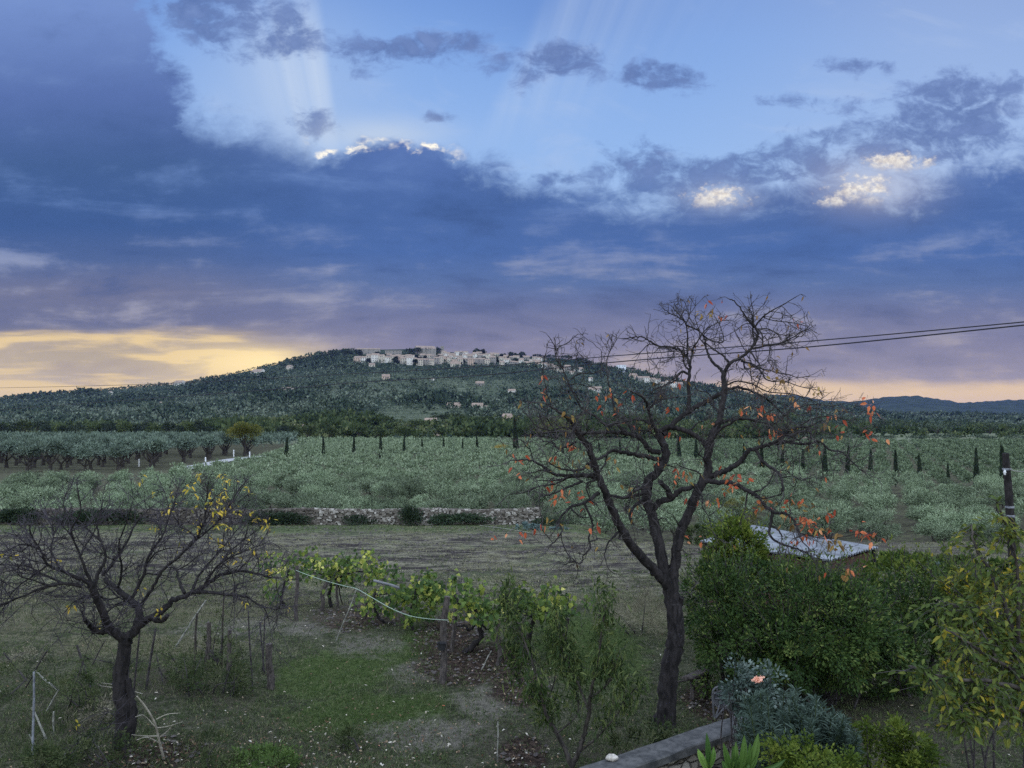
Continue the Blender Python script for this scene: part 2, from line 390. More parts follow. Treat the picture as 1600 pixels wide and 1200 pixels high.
M['yellow_tree'] = leafmat('yellow_tree', [(0,(.026,.046,.014)),(.5,(.075,.108,.024)),(.8,(.15,.16,.028)),(.93,(.24,.20,.022)),(1,(.46,.33,.03))], .35, .55, .1, .15)
M['vine'] = leafmat('vine', [(0,(.02,.045,.016)),(.4,(.055,.10,.026)),(.7,(.13,.18,.035)),(.88,(.30,.32,.06)),(1,(.58,.54,.18))], .35, .55, .1, .15)
M['vine_pale'] = leafmat('vine_pale', [(0,(.20,.24,.06)),(.5,(.48,.46,.15)),(1,(.70,.64,.30))], .4, .5)
M['peach'] = leafmat('peach', [(0,(.018,.034,.012)),(.5,(.045,.075,.022)),(1,(.12,.145,.05))], .3, .55, .1, .15)
M['red_leaf'] = leafmat('red_leaf', [(0,(.30,.055,.03)),(.4,(.50,.11,.05)),(.75,(.60,.19,.08)),(1,(.66,.32,.16))], .35, .55, .1, .2)
M['brown_leaf'] = leafmat('brown_leaf', [(0,(.14,.085,.03)),(.5,(.26,.15,.05)),(1,(.36,.26,.08))], .4, .5)
M['yellow_leaf'] = leafmat('yellow_leaf', [(0,(.16,.17,.03)),(.4,(.38,.30,.04)),(1,(.62,.44,.07))], .45, .5)
M['weed'] = leafmat('weed', [(0,(.018,.03,.013)),(.5,(.045,.065,.024)),(1,(.12,.13,.065))], .25, .7, .1, .12)
M['dry_weed'] = leafmat('dry_weed', [(0,(.07,.06,.045)),(.5,(.14,.13,.09)),(1,(.27,.25,.18))], .2, .8)
M['spurge'] = leafmat('spurge', [(0,(.014,.027,.019)),(.5,(.042,.068,.052)),(1,(.14,.19,.16))], .15, .6, .1, .15)
M['rose_leaf'] = leafmat('rose_leaf', [(0,(.02,.034,.028)),(.6,(.055,.082,.07)),(1,(.20,.25,.23))], .15, .5, .1, .2)
M['iris'] = leafmat('iris', [(0,(.04,.09,.022)),(.5,(.08,.16,.034)),(1,(.15,.25,.06))], .35, .5)
M['ivy'] = leafmat('ivy', [(0,(.014,.026,.014)),(.6,(.03,.05,.026)),(1,(.055,.075,.04))], .15, .5)
M['cabbage'] = leafmat('cabbage', [(0,(.05,.09,.085)),(1,(.14,.20,.20))], .15, .5)
M['grass'] = leafmat('grass', [(0,(.035,.055,.022)),(.4,(.06,.09,.032)),(.75,(.10,.115,.052)),(1,(.20,.19,.11))], .3, .7)
M['grass_green'] = leafmat('grass_green', [(0,(.04,.075,.018)),(.6,(.075,.125,.03)),(1,(.13,.17,.055))], .3, .7)
M['grass_dry'] = leafmat('grass_dry', [(0,(.09,.09,.05)),(.5,(.17,.165,.10)),(1,(.28,.26,.17))], .3, .8)
M['litter'] = leafmat('litter', [(0,(.05,.03,.02)),(.4,(.15,.09,.05)),(.72,(.28,.21,.14)),(.9,(.52,.47,.40)),(.985,(.58,.54,.48)),(1,(.42,.12,.06))], .2, .7)
M['pink'] = leafmat('pink', [(0,(.62,.32,.24)),(1,(.80,.52,.40))], .3, .5)
M['concrete'] = plain('concrete', (.028,.030,.033), (.085,.085,.088), 7, .9, .5, .01, 9, .3, .72)
M['paving'] = plain('paving', (.20,.20,.21), (.34,.34,.35), 3, .85)
M['white_stone'] = plain('white_stone', (.26,.24,.22), (.48,.45,.42), 14, .8)
M['zinc'] = plain('zinc', (.07,.075,.09), (.19,.205,.235), 1.6, .6, .15, .01, 6, .3, .7, .5)
M['plank'] = plain('plank', (.05,.03,.026), (.11,.06,.05), 6, .9, .6, .02, 5, .35, .65, .2, (9, 9, .6))
M['metal_pale'] = plain('metal_pale', (.09,.095,.12), (.22,.235,.27), 8, .5, .2, .005)
M['pipe'] = plain('pipe', (.07,.072,.08), (.13,.135,.15), 5, .5)
M['rope'] = plain('rope', (.18,.24,.19), (.32,.40,.34), 40, .8)
M['black'] = plain('black', (.012,.012,.014), (.03,.03,.035), 5, .5)
M['wire'] = plain('wire', (.012,.012,.02), None, 5, .6)
M['wicker'] = plain('wicker', (.05,.052,.06), (.12,.12,.135), 20, .7)
M['road'] = plain('road', (.24,.24,.25), (.36,.36,.37), .8, .9)
M['post_white'] = plain('post_white', (.62,.62,.64), (.75,.75,.77), 5, .7)
M['insulator'] = plain('insulator', (.55,.57,.6), None, 5, .3)
M['fruit'] = plain('fruit', (.03,.018,.015), (.06,.03,.02), 9)
def wallmat(name, c):
    m, out = newmat(name); n = noise(objco(), .35, 5, .6)
    principled(out, mix(sstep(.3, .75, n)*.6, (*c, 1), tuple(k*.78 for k in c)+(1,)), .9); M[name] = m
wallmat('wall_cream', (.46,.42,.36)); wallmat('wall_white', (.60,.58,.55)); wallmat('wall_peach', (.44,.34,.28)); wallmat('wall_stone', (.24,.225,.21)); wallmat('wall_blue', (.62,.66,.74))
M['roof_tile'] = plain('roof_tile', (.15,.115,.095), (.26,.20,.165), .5, .9)
M['window_dark'] = plain('window_dark', (.03,.035,.045), None, 1, .3)
def drystone():
    m, out = newmat('drystone'); v = objco(); x, y, z = sep(v)
    w = noise(v, 3.0, 3, .5, 0, True)
    q = mix(.06, xyz(x*1.0, y, z*1.6), w, 'ADD')
    n = NT.nodes.new('ShaderNodeTexVoronoi'); put(n.inputs['Vector'], q); n.inputs['Scale'].default_value = 4.6; d = S(n.outputs['Distance']); cidx = S(n.outputs['Color'])
    n2 = NT.nodes.new('ShaderNodeTexVoronoi'); n2.feature = 'DISTANCE_TO_EDGE'; put(n2.inputs['Vector'], q); n2.inputs['Scale'].default_value = 4.6; e = S(n2.outputs['Distance'])
    cr, cg, cb = sep(cidx)
    c = ramp(cr, [(0,(.11,.095,.08,1)),(.4,(.20,.175,.15,1)),(.75,(.20,.18,.16,1)),(1,(.32,.30,.28,1))])
    c = mix(sstep(.5, .68, noise(v, .35, 4, .6))*.65, c, (.05,.05,.035,1))
    c = mix(sstep(.045, .005, e)*.8, c, (.03,.027,.024,1))
    principled(out, c, .95, sstep(0, .12, e), 1.0, .08); M['drystone'] = m
drystone()
def stonemat():
    m, out = newmat('wall_stones')
    c = ramp(attr('rnd'), [(0,(.04,.033,.03,1)),(.35,(.09,.075,.065,1)),(.75,(.20,.18,.16,1)),(1,(.46,.43,.40,1))])
    n = noise(objco(), 9, 4, .6); principled(out, mix(sstep(.4, .7, n)*.5, c, (.06,.055,.045,1)), .95, n, .5, .02); M['wall_stones'] = m
stonemat()

# ---------------------------------------------------------------- ground
def ellipse(px0, py0, px1, py1):
    """world ellipse on the ground under a box of the photograph"""
    a = ground(px0, (py0+py1)/2); b = ground(px1, (py0+py1)/2); c = ground((px0+px1)/2, py0); d = ground((px0+px1)/2, py1)
    return ((c[0]+d[0])/2, (c[1]+d[1])/2, abs(b[0]-a[0])/2, abs(c[1]-d[1])/2)
GREEN = [ellipse(*b) for b in ((420,1010,640,1100),(560,1000,660,1050),(360,1160,460,1210),(430,1080,720,1150),(820,960,1010,1080),(620,970,690,1040))]
SOIL = [ellipse(*b) for b in ((480,935,660,990),(640,1000,830,1075),(760,1050,860,1110),(780,1150,860,1215),(1060,1070,1160,1140),(170,1150,330,1215),(640,960,760,1040))]
PATH = [ellipse(*b) for b in ((440,960,560,1000),(520,990,640,1030),(600,1030,720,1070),(700,1070,820,1130),(560,1120,760,1180),(280,960,460,1000))]
DRY = [ellipse(*b) for b in ((0,880,470,1000),(200,920,520,985),(930,900,1060,1000),(0,890,240,980),(60,990,420,1030),(880,850,1060,930))]
def emask(L, x, y):
    m = 0*x
    for cx, cy, rx, ry in L: m = np.maximum(m, np.exp(-(((x-cx)/rx)**2+((y-cy)/ry)**2)*1.2))
    return m
def ground_mat():
    m, out = newmat('ground'); v = pos(); x, y, z = sep(v)
    n1 = noise(v, .22, 6, .6, .4); n2 = noise(v, 1.6, 7, .65); n3 = noise(v, 9, 6, .7); ns = noise(xyz(x*.7, y*1.0, z), .75, 7, .68, .6)
    def msk(L, warp=.7):
        r = None
        for cx, cy, rx, ry in L:
            a = (x-cx)/rx; b = (y-cy)/ry; g = mth('EXPONENT', (a*a+b*b)*-1.2); r = g if r is None else mx(r, g)
        return sstep(.22, .55, r+(n2-.5)*warp)
    n4 = noise(v, 26, 4, .75)
    near = mix(sstep(.38, .62, n2+(n3-.5)*.5), (.046,.054,.033,1), (.105,.110,.072,1))
    near = mix(sstep(.50, .66, n3+(n4-.5)*.6)*.7, near, (.15,.14,.105,1))
    near = mix(sstep(.48, .62, n1+(n2-.5)*.5)*.65, near, mix(n3, (.040,.034,.030,1), (.105,.09,.076,1)))
    near = mix(sstep(.56, .44, n4)*.45, near, (.018,.018,.014,1))
    near = mix(msk(DRY, 1.3)*.7, near, mix(sstep(.4, .65, n3), (.095,.09,.06,1), (.20,.185,.125,1)))
    near = mix(msk(GREEN, 1.7)*.7, near, mix(sstep(.36, .62, n3), (.030,.056,.015,1), (.080,.118,.036,1)))
    near = mix(msk(PATH, 1.3)*.7, near, mix(sstep(.36, .62, n3), (.10,.092,.08,1), (.19,.175,.15,1)))
    near = mix(msk(SOIL, 1.0)*.95, near, mix(sstep(.4, .65, n3), (.022,.017,.015,1), (.085,.062,.052,1)))
    field = mix(sstep(.40, .60, ns+(n3-.5)*.3), (.042,.036,.038,1), (.195,.185,.135,1))
    field = mix(sstep(.44, .60, n2+(n3-.5)*.8)*.6, field, (.036,.032,.034,1))
    field = mix(sstep(.5, .68, n1)*.5, field, (.14,.165,.09,1))
    c = mix(sstep(21.0, 27.0, y+(n2-.5)*5.0-x*.12), near, field)
    c = mix(sstep(49, 54, y+(n2-.5)*4.0)*.8, c, mix(n3, (.05,.075,.035,1), (.10,.12,.06,1)))
    grove = mix(sstep(.4, .62, n2), (.060,.055,.046,1), (.095,.10,.062,1))
    c = mix(sstep(60, 63, y), c, grove)
    plot = mix(sstep(.4, .6, noise(xyz(x*.3, y*2.0, z), .8, 5, .6)), (.06,.05,.05,1), (.12,.12,.085,1))
    c = mix(sstep(.18, .24, x/mx(y, 6.0))*sstep(26, 30, y)*sstep(63, 60, y), c, plot)
    farf = mix(sstep(.4, .6, noise(xyz(x*.02, y*.06, 0.), 1.0, 4, .5)), (.085,.105,.06,1), (.14,.15,.11,1))
    c = mix(sstep(330, 370, y), c, farf)
    principled(out, c, .95, n3+n2*.8+n4*.6, 1.0, .09, .0); return m
def make_ground():
    ys = np.concatenate([np.linspace(2, 30, 141), np.linspace(30.3, 70, 90), np.geomspace(71, 30000, 60)])
    ts = np.linspace(-1, 1, 161)
    Y = ys[:, None]+0*ts; X = ts[None]*(14+ys[:, None]*1.5)
    Z = TZ(X, Y)+.035*np.sin(X*3.1+np.sin(Y*2.3))*np.sin(Y*2.7+X)*ss(45, 25, Y)
    Z = Z-ss(395, 420, Y)*.8
    o = MB().grid(np.stack([X, Y, Z], -1)[:, ::-1].copy()).build('ground', ground_mat(), smooth=True)
    o['kind'] = 'structure'
make_ground()
def grid_up(o): return o

# ---------------------------------------------------------------- hill, far hills
def hill_mat():
    m, out = newmat('hill'); v = pos(); x, y, z = sep(v)
    n = noise(v, .012, 6, .6, .5); n2 = noise(v, .09, 4, .6)
    c = mix(sstep(.42, .58, n), (.016,.025,.018,1), (.034,.046,.034,1))
    c = mix(sstep(.5, .7, n2)*.6, c, (.028,.042,.022,1))
    for px, py, rx, ry in ((650,648,85,190),(705,664,40,60),(620,600,150,200),(800,604,120,180)):
        q = hill_at(px, py); a = (x-q[0])/(rx*q[1]/F); b = (y-q[1])/ry; g = mth('EXPONENT', (a*a+b*b)*-1.0)
        st_ = noise(xyz(x*.02, y*.12, 0.0), 1.0, 3, .5)
        c = mix(sstep(.25, .6, g+(n2-.5)*.5)*.75, c, mix(sstep(.42, .58, st_), (.055,.072,.045,1), (.105,.12,.085,1)))
    principled(out, c, 1.0, spec=0.0); return m
def make_hill():
    cs = np.arange(-1100, 2700, 14); ys = np.concatenate([np.linspace(405, H1, 110), np.linspace(H1+15, 3600, 22)])
    T = (cs-800)/F; X = T[None]*ys[:, None]; Y = ys[:, None]+0*X
    o = MB().grid(np.stack([X, Y, HZ(X, Y)], -1)[:, ::-1].copy()).build('hill', hill_mat(), smooth=True); o['kind'] = 'structure'
    m2 = plain('far_hills', (.020,.030,.022), (.034,.047,.032), .01, 1.0, .1, .02, 6, .35, .65, 0.0)
    for nm, Y0, prof, dep in (('far_hills', 5200, [(900,650),(1120,632),(1180,622),(1215,616),(1240,617),(1290,627),(1330,628),(1370,622),(1425,618),(1450,621),(1500,630),(1540,627),(1570,625),(1620,625),(1700,620),(1800,632),(2000,650)], 1500),
                              ('far_hills', 6800, [(-900,650),(-500,640),(-200,632),(0,628),(100,632),(300,650)], 1500)):
        cs = np.linspace(prof[0][0], prof[-1][0], 180); py = np.interp(cs, [p[0] for p in prof], [p[1] for p in prof])+np.convolve(RNG.normal(size=186), np.ones(7)/7, 'valid')*1.2
        T = (cs-800)/F; s = np.linspace(0, 2, 15)[:, None]
        Y = Y0+(s-1)*dep; X = T[None]*Y
        Zt = CAMZ+(655-py)/F*Y0; Z = -8+(Zt[None]+8)*(1-np.abs(s-1)**1.5)+RNG.normal(size=(15, 180))*2.5
        Y = Y+0*X
        o = MB().grid(np.stack([X, Y, Z], -1)[:, ::-1].copy()).build(nm, m2, smooth=True); o['kind'] = 'structure'
make_hill()

# ---------------------------------------------------------------- tree crowns
def crown(mb, c, rad, n, ln, wd, clumps=14, mat=0, flat=.5, up=.15, shell=.75, rb=0.0):
    """leaves gathered in clumps over a lumpy ellipsoid"""
    K = sph(clumps); K[:, 2] = np.abs(K[:, 2])*1.0-.25*RNG.random(clumps)
    kr = shell+ (1-shell)*RNG.random(clumps); kc = K*kr[:, None]*.72
    i = RNG.integers(0, clumps, n); d = sph(n)
    q = kc[i]+d*(RNG.random(n)**.45*(.30+.16*RNG.random(clumps)[i]))[:, None]
    P = q*np.asarray(rad)+np.asarray(c)
    D = d+q*.6+np.array([0, 0, up]); kb = RNG.random(clumps)
    r = np.clip(kb[i]*.45+RNG.random(n)*.55+rb, 0, 1)
    mb.leaves(P, D, ln*(.7+.6*RNG.random(n)), wd*(.7+.6*RNG.random(n)), r, mat, nrm=d*1.2)
    return mb
def trunk_mb(h, r, lean=.15, limbs=3, spread=.8, top=1.0):
    mb = MB(); a = RNG.normal(size=2)*lean
    P = spline([(0,0,-.25),(a[0]*.4,a[1]*.4,h*.4),(a[0],a[1],h)], 4)
    mb.tube(P, np.linspace(r*1.3, r*.8, len(P)), 7, wob=.06)
    for k in range(limbs):
        th = 2*math.pi*(k+RNG.random()*.6)/limbs; e = P[-1]+np.array([math.cos(th)*spread, math.sin(th)*spread, top*(.8+.4*RNG.random())])
        mid = P[-1]*.5+e*.5+np.array([math.cos(th)*.15, math.sin(th)*.15, -.08])
        L = spline([P[-1]-(0,0,.12), mid, e], 4); mb.tube(L, np.linspace(r*.62, r*.2, len(L)), 5)
    return mb
def olive_leaves(n_sh=520, per=7, R0=1.75, h0=.75, h1=3.1, ln=.21, wd=.066):
    mb = MB(); K = 15; kc = sph(K); kc[:, 2] = kc[:, 2]*.8+.15; kr = (.50+.32*RNG.random(K))*.0+.62+.22*RNG.random(K)
    H = (h1-h0)/2; ks = .38+.22*RNG.random(K); kt = RNG.random(K)
    i = RNG.integers(0, K, n_sh); d = sph(n_sh); d[:, 2] = np.where(d[:, 2] < -.2, -d[:, 2], d[:, 2])
    P = (kc[i]*kr[i][:, None])*np.array([R0, R0, H])+d*(ks[i]*(.75+.3*RNG.random(n_sh)))[:, None]*np.array([1.25, 1.25, 1.0])+np.array([0, 0, (h0+h1)/2])
    D = d+np.array([0, 0, .35])+RNG.normal(size=(n_sh, 3))*.3; D /= np.linalg.norm(D, axis=1, keepdims=True)
    t = np.linspace(-.22, .22, per); C = P[:, None]+D[:, None]*t[None, :, None]*(.7+.6*RNG.random(n_sh))[:, None, None]
    C = (C+RNG.normal(size=C.shape)*.04).reshape(-1, 3)
    LD = np.repeat(D, per, 0)+RNG.normal(size=C.shape)*.6
    r = np.clip(np.repeat(.35*kt[i]+.3*RNG.random(n_sh), per)+RNG.random(len(C))*.4, 0, 1)
    return mb.leaves(C, LD, ln*(.7+.6*RNG.random(len(C))), wd, r, nrm=np.repeat(d, per, 0)*1.4+np.array([0, 0, .5]))
OL = []
for k in range(6):
    t = thing('olive_tree', 'silvery green olive tree in the grove', 'olive tree', (0, 0, 0), 0, 'olive trees in the grove beyond the wall')
    trunk_mb(.75+.2*RNG.random(), .13, .12, 3, .7, .9).build('trunk', M['bark_grey'], t)
    olive_leaves(R0=1.5+.3*RNG.random(), h1=2.7+.5*RNG.random()).build('crown', M['olive'], t); OL.append(t)
used = [False]*6
def in_view(x, y, m=3.0): return abs(x) < .67*y+m
def front_edge(t):                                      # nearest depth of the grove along a direction
    return np.interp(t, [-2, .02, .07, .2, .45, .6, 2], [67, 67, 66, 62, 60, 58, 57])
spots = []
row = np.arange(56, 345, 4.9)
for j, yy in enumerate(row):
    for xx in np.arange(-260, 262, 4.7):
        x = xx+(j % 2)*2.1+RNG.normal()*.45; y = yy+RNG.normal()*.45; t = x/y
        if not in_view(x, y, 6) or y < front_edge(t): continue
        c = 800+F*t
        if c < 470 and y > np.interp(c, [-100, 0, 230, 330, 400, 470], [112, 112, 128, 150, 175, 260]): continue
        cyp = np.interp(c, [300, 450, 600, 807, 1050, 1160, 1250, 1400, 1525, 1650], [190, 185, 190, 205, 178, 150, 134, 127, 112, 100])
        if c > 430 and abs(y-cyp) < 4.0: continue
        spots.append((y, x, c, y > cyp and c > 850))
spots.sort()
lab_f = 'silvery olive tree in the front row of the grove, trunk showing beside the plot'
lab_w = 'silvery olive tree whose crown shows just over the dry stone wall'
lab_g = 'silvery green olive tree among the rows of the grove beyond the stone wall'
far_ol = MB(); nind = 0
for y, x, c, beyond in spots:
    if nind < 262 and in_view(x, y, -1.0):
        k = int(RNG.integers(0, 6)); z = tz(x, y); sc = .72+.5*RNG.random(); fr = y < front_edge(x/y)+5
        lb = lab_f if (fr and c > 1000) else lab_w if (fr and c < 860) else lab_g
        if not used[k]:
            used[k] = True; o = OL[k]; o.location = (x, y, z); o.rotation_euler.z = RNG.random()*6.28; o.scale = (sc,)*3; o['label'] = lb
        else: dup(OL[k], (x, y, z), RNG.random()*6.28, sc, lb)
        nind += 1
    else:
        n = int(np.clip(26000/y, 70, 260)); z = tz(x, y); s = (.75 if beyond else 1.0)*(.85+.3*RNG.random())
        crown(far_ol, (x, y, z+1.75*s), (1.7*s, 1.7*s, 1.3*s), n, (.24+.0019*y), (.12+.0009*y), 9, up=.6, rb=-.26 if beyond else .02)
tag(far_ol.build('olive_grove', M['olive']), 'rows of silvery olives stretching to the far edge of the plain', 'olive grove', kind='stuff')
# big old olives in the left block beyond the track
t0 = thing('old_olive_tree', 'x', 'olive tree', (0, 0, 0), 0, 'old olive trees beyond the track')
trunk_mb(1.5, .36, .3, 4, 1.8, 2.0).build('trunk', M['bark_grey'], t0)
mb = MB()
for k in range(6): crown(mb, (RNG.normal()*1.2, RNG.normal()*1.2, 3.6+RNG.random()*1.2), (1.9, 1.9, 1.5), 210, .62, .24, 9, up=.5, rb=.03)
mb.build('crown', M['olive_old'], t0)
old = []; first = True; fold = MB(); no = 0
for j, yy in enumerate(np.arange(160, 350, 8.0)):
    for xx in np.arange(-260, -60, 6.6):
        x = xx+(j % 2)*3+RNG.normal()*.7; y = yy+RNG.normal()*.8; c = 800+F*x/y
        if c < -70 or c > np.interp(y, [155, 172, 190, 215, 240, 350], [215, 250, 290, 338, 395, 640]): continue
        if y > 280 and c > 460: continue
        old.append((y, x, c, j))
old.sort()
for y, x, c, j in old:
    lb = 'broad old olive tree with dark trunk, front row beyond the track on the left' if j == 0 else 'broad old olive tree in the block behind the front row on the left'
    if no < 120:
        sc = .85+.3*RNG.random()
        if first: first = False; t0.location = (x, y, tz(x, y)); t0['label'] = lb; t0.scale = (sc,)*3
        else: dup(t0, (x, y, tz(x, y)), RNG.random()*6.28, sc, lb)
        no += 1
    else: crown(fold, (x, y, tz(x, y)+3.3), (3.0, 3.0, 2.2), 110, 1.1, .5, 9, up=.4)
if fold.nv: tag(fold.build('olive_grove', M['olive_old']), 'grey green mass of old olives at the back of the left block', 'olive grove', kind='stuff')

# ---------------------------------------------------------------- cypresses
def cypress_mesh(name):
    t = thing('cypress', name, 'cypress', (0, 0, 0), 0, 'cypresses in a row across the olive grove')
    mb = MB(); n = 1500; h = RNG.random(n)**.9; rr = np.where(h < .12, h/.12*.8+.2, (1-h)**.62*1.12)*.105
    a = RNG.random(n)*6.283; P = np.stack([np.cos(a)*rr, np.sin(a)*rr, h*.94+.03], 1)*np.array([1, 1, 1])
    P[:, :2] *= (.6+.45*RNG.random(n))[:, None]
    D = np.stack([np.cos(a)*.35, np.sin(a)*.35, 1+0*a], 1)+RNG.normal(size=(n, 3))*.2
    mb.leaves(P, D, .06, .022, None); mb.build('crown', M['cypress'], t)
    MB().tube([(0,0,-.03),(0,0,.12)], .02, 6).build('trunk', M['bark_grey'], t); return t
C0 = cypress_mesh('x'); fc = True
cyps = [(447,709,683),(506,705,679),(553,704,680),(595,702,673),(631,701,684),(661,699,685),(693,697,682),(722,699,684),(746,697,682),(807,698,655),(880,704,690),(908,705,688),(937,706,690),(970,706,688),(1063,709,684),(1088,711,689),(1162,722,688),(1191,725,690),(1220,724,700),(1254,729,701),(1288,731,700),(1322,730,700),(1359,731,703),(1399,732,706),(1438,735,715),(1481,738,725),(1525,743,704),(1570,748,702)]
for i, (px, pb, pt) in enumerate(cyps):
    Y = 8.0*F/(pb-655); x, y, _ = at(px, pb, Y); z = tz(x, y); top = at(px, pt, Y)[2]; h = top-z
    od = ['first','second','third','fourth','fifth','sixth','seventh','eighth','ninth','tenth','eleventh','twelfth','thirteenth','fourteenth']
    lb = ('dark narrow cypress, %s from the left end of the row crossing the grove' % od[i]) if i < 14 else ('dark narrow cypress, %s from the right end of the row crossing the grove' % od[27-i])
    if px == 807: lb = 'tallest dark cypress of the row, standing beside the golden bush'
    if px == 1481: lb = 'shortest stubby cypress of the row, second gap left of the utility pole'
    wdt = min(1.0, .62+2.2/h)*(.55+.3*RNG.random())
    if fc: fc = False; o = C0; o.location = (x, y, z); o['label'] = lb
    else: o = dup(C0, (x, y, z), RNG.random()*6, 1, lb)
    h *= .92+.16*RNG.random(); o.scale = (h*wdt, h*wdt, h); o.rotation_euler.x = RNG.normal()*.03; o.rotation_euler.y = RNG.normal()*.035

# ---------------------------------------------------------------- dry stone wall, ivy
def make_wall():
    t = thing('stone_wall', 'long low dry stone wall across the back of the field', 'stone wall', (0, 59, tz(0, 58)))
    x0, x1 = -44.0, 2.2
    core = MB(); core.box(((x0+x1)/2, .0, .30), (x1-x0, .5, 1.3)); core.build('wall_core', M['drystone'], t)
    mb = MB(); n = 4200
    for k in range(n):
        x = x0+(x1-x0)*RNG.random(); z = -.3+1.38*RNG.random(); w = .10+.16*RNG.random(); h = .06+.09*RNG.random()
        d = -.27-.03*RNG.random() if k % 3 else RNG.random()*.5-.25
        if k % 3 == 0: z = .96+.12*RNG.random()+.05*math.sin(x*.7)
        P = sph(10)*np.array([w, .09, h])*1.0
        c = np.array([x, d, z])
        v = np.array([(-1,-1,-1),(1,-1,-1),(1,1,-1),(-1,1,-1),(-1,-1,1),(1,-1,1),(1,1,1),(-1,1,1)])*np.array([w*.62, .08, h*.62])*(.75+.4*RNG.random((8, 3)))+c
        mb.add(v, [(0,3,2,1),(4,5,6,7),(0,1,5,4),(1,2,6,5),(2,3,7,6),(3,0,4,7)], np.full(6, np.clip((.25+.75*RNG.random()) if x > -15 else RNG.random()*.7, 0, 1)))
    mb.build('wall_stone', M['wall_stones'], t)
    lab = ['dark bramble draped over the stone wall at the left end','dark bramble on the wall behind the bare left tree','low dark green bramble along the wall foot left of centre','small bramble tuft at the foot of the pale wall stretch','tall dark ivy clump covering the wall right of centre','dark green bramble bank beside the tall ivy clump','low bramble along the wall under the bare persimmon']
    for (px, w, h, n), lb in zip([(30, 90, 26, 2600), (160, 160, 24, 3400), (425, 130, 22, 3000), (560, 60, 14, 900), (640, 50, 30, 1700), (720, 110, 17, 2200), (860, 60, 12, 800)], lab):
        x, y, z = at(px, 815, 58.6); z = tz(x, y); s = 58.6/F; o = thing('bramble', lb, 'bramble', (x, y, z), 0, 'brambles along the stone wall')
        mb = MB(); crown(mb, (0, -.2, h*s*.35), (w*s*.52, .8, h*s*.75), n, .17, .1, 22, up=.1); mb.build('foliage', M['ivy'], o)
        MB().tube([(0,0,-.1),(.1,0,h*s*.5)], .03, 5).build('stem', M['twig'], o)
make_wall()

# ---------------------------------------------------------------- hill woodland, village
def hz(x, y): return float(HZ(x, y))
def patch_open(c, py):                                   # fields and olive terraces on the slope
    return math.exp(-((c-650)/85)**2-((py-650)/15)**2)+.62*math.exp(-((c-640)/170)**2-((py-592)/22)**2)+.45*math.exp(-((c-820)/120)**2-((py-600)/25)**2)
hw = MB(); cnt = 0
N_T = 60000
cpx = -120+1880*RNG.random(N_T); yy = 425+1480*RNG.random(N_T)**1.15
pn = np.sin(cpx*.031+yy*.006)+np.sin(cpx*.013-yy*.011+2)+np.sin(cpx*.057+yy*.017+1)*.7
for c, y, q in zip(cpx, yy, pn):
    if cnt > 15000: break
    x = (c-800)/F*y; z = hz(x, y); v = 655-(z-CAMZ)/y*F
    op = patch_open(c, v)
    if q < -.2-RNG.random()*.6 and RNG.random() < .55: continue
    if op > .35 and RNG.random() < op*.93: continue
    if 545 < c < 905 and z > hz((c-800)/F*1900, 1900)-34 and y > 1650: continue
    if c > 1300 and y < 640 and RNG.random() < .93: continue
    if 555 < c < 810 and y < 540 and RNG.random() < .6: continue
    cnt += 1
    near = y < 700
    r = (2.6+RNG.random()*3.0)*(1.0 if y < 800 else 1.2); r *= .8 if q < 0 else 1.1
    if op > .3: r *= .62; n_ = 12
    n = 46 if y < 620 else 26 if y < 900 else 15
    base = -.22 if q > .8 else -.05 if q > -.3 else .16
    if v > 640 and c < 560: base += .1
    crown(hw, (x, y, z+r*.5), (r, r, r*.85), n, r*(.62 if n > 20 else .8), r*(.42 if n > 20 else .6), 7, mat=1 if y < 680 else 0, up=.6, rb=base)
# strips of bushes that close the gaps at the foot and along the ridge
for k in range(900):
    c = -100+1800*RNG.random(); y = 1905+RNG.normal()*14; x = (c-800)/F*y; z = hz(x, y)
    if 552 < c < 900: continue
    r = 2.5+RNG.random()*3.5; crown(hw, (x, y, z+r*.3), (r*1.3, r, r*.8), 22, r*.6, r*.4, 7, up=.5, rb=-.15)
for k in range(4200):
    c = 430+520*RNG.random(); v = 572+70*RNG.random(); x, y, z = hill_at(c, v) if k % 12 == 0 else ((c-800)/F*(y_ := 900+950*RNG.random()), y_, hz((c-800)/F*y_, y_))
    r = 1.6+RNG.random()*1.5; crown(hw, (x, y, z+r*.5), (r, r, r*.9), 9, r*.85, r*.65, 5, up=.5, rb=-.05+.2*RNG.random())
# olive terraces: small trees in rows on the open fields
for row in range(9):
    for k in range(26):
        c = 585+k*5.2+row*1.5; v = 658-row*2.6
        x, y, z = hill_at(c, v); crown(hw, (x, y, z+.8), (1.3, 1.3, 1.1), 14, .9, .6, 5, up=.5, rb=.32)
tag(hw.build('hillside_wood', [M['hill_leaf'], M['wood_leaf']]), 'dark woodland and olive terraces covering the slope below the village', 'woodland', kind='stuff')

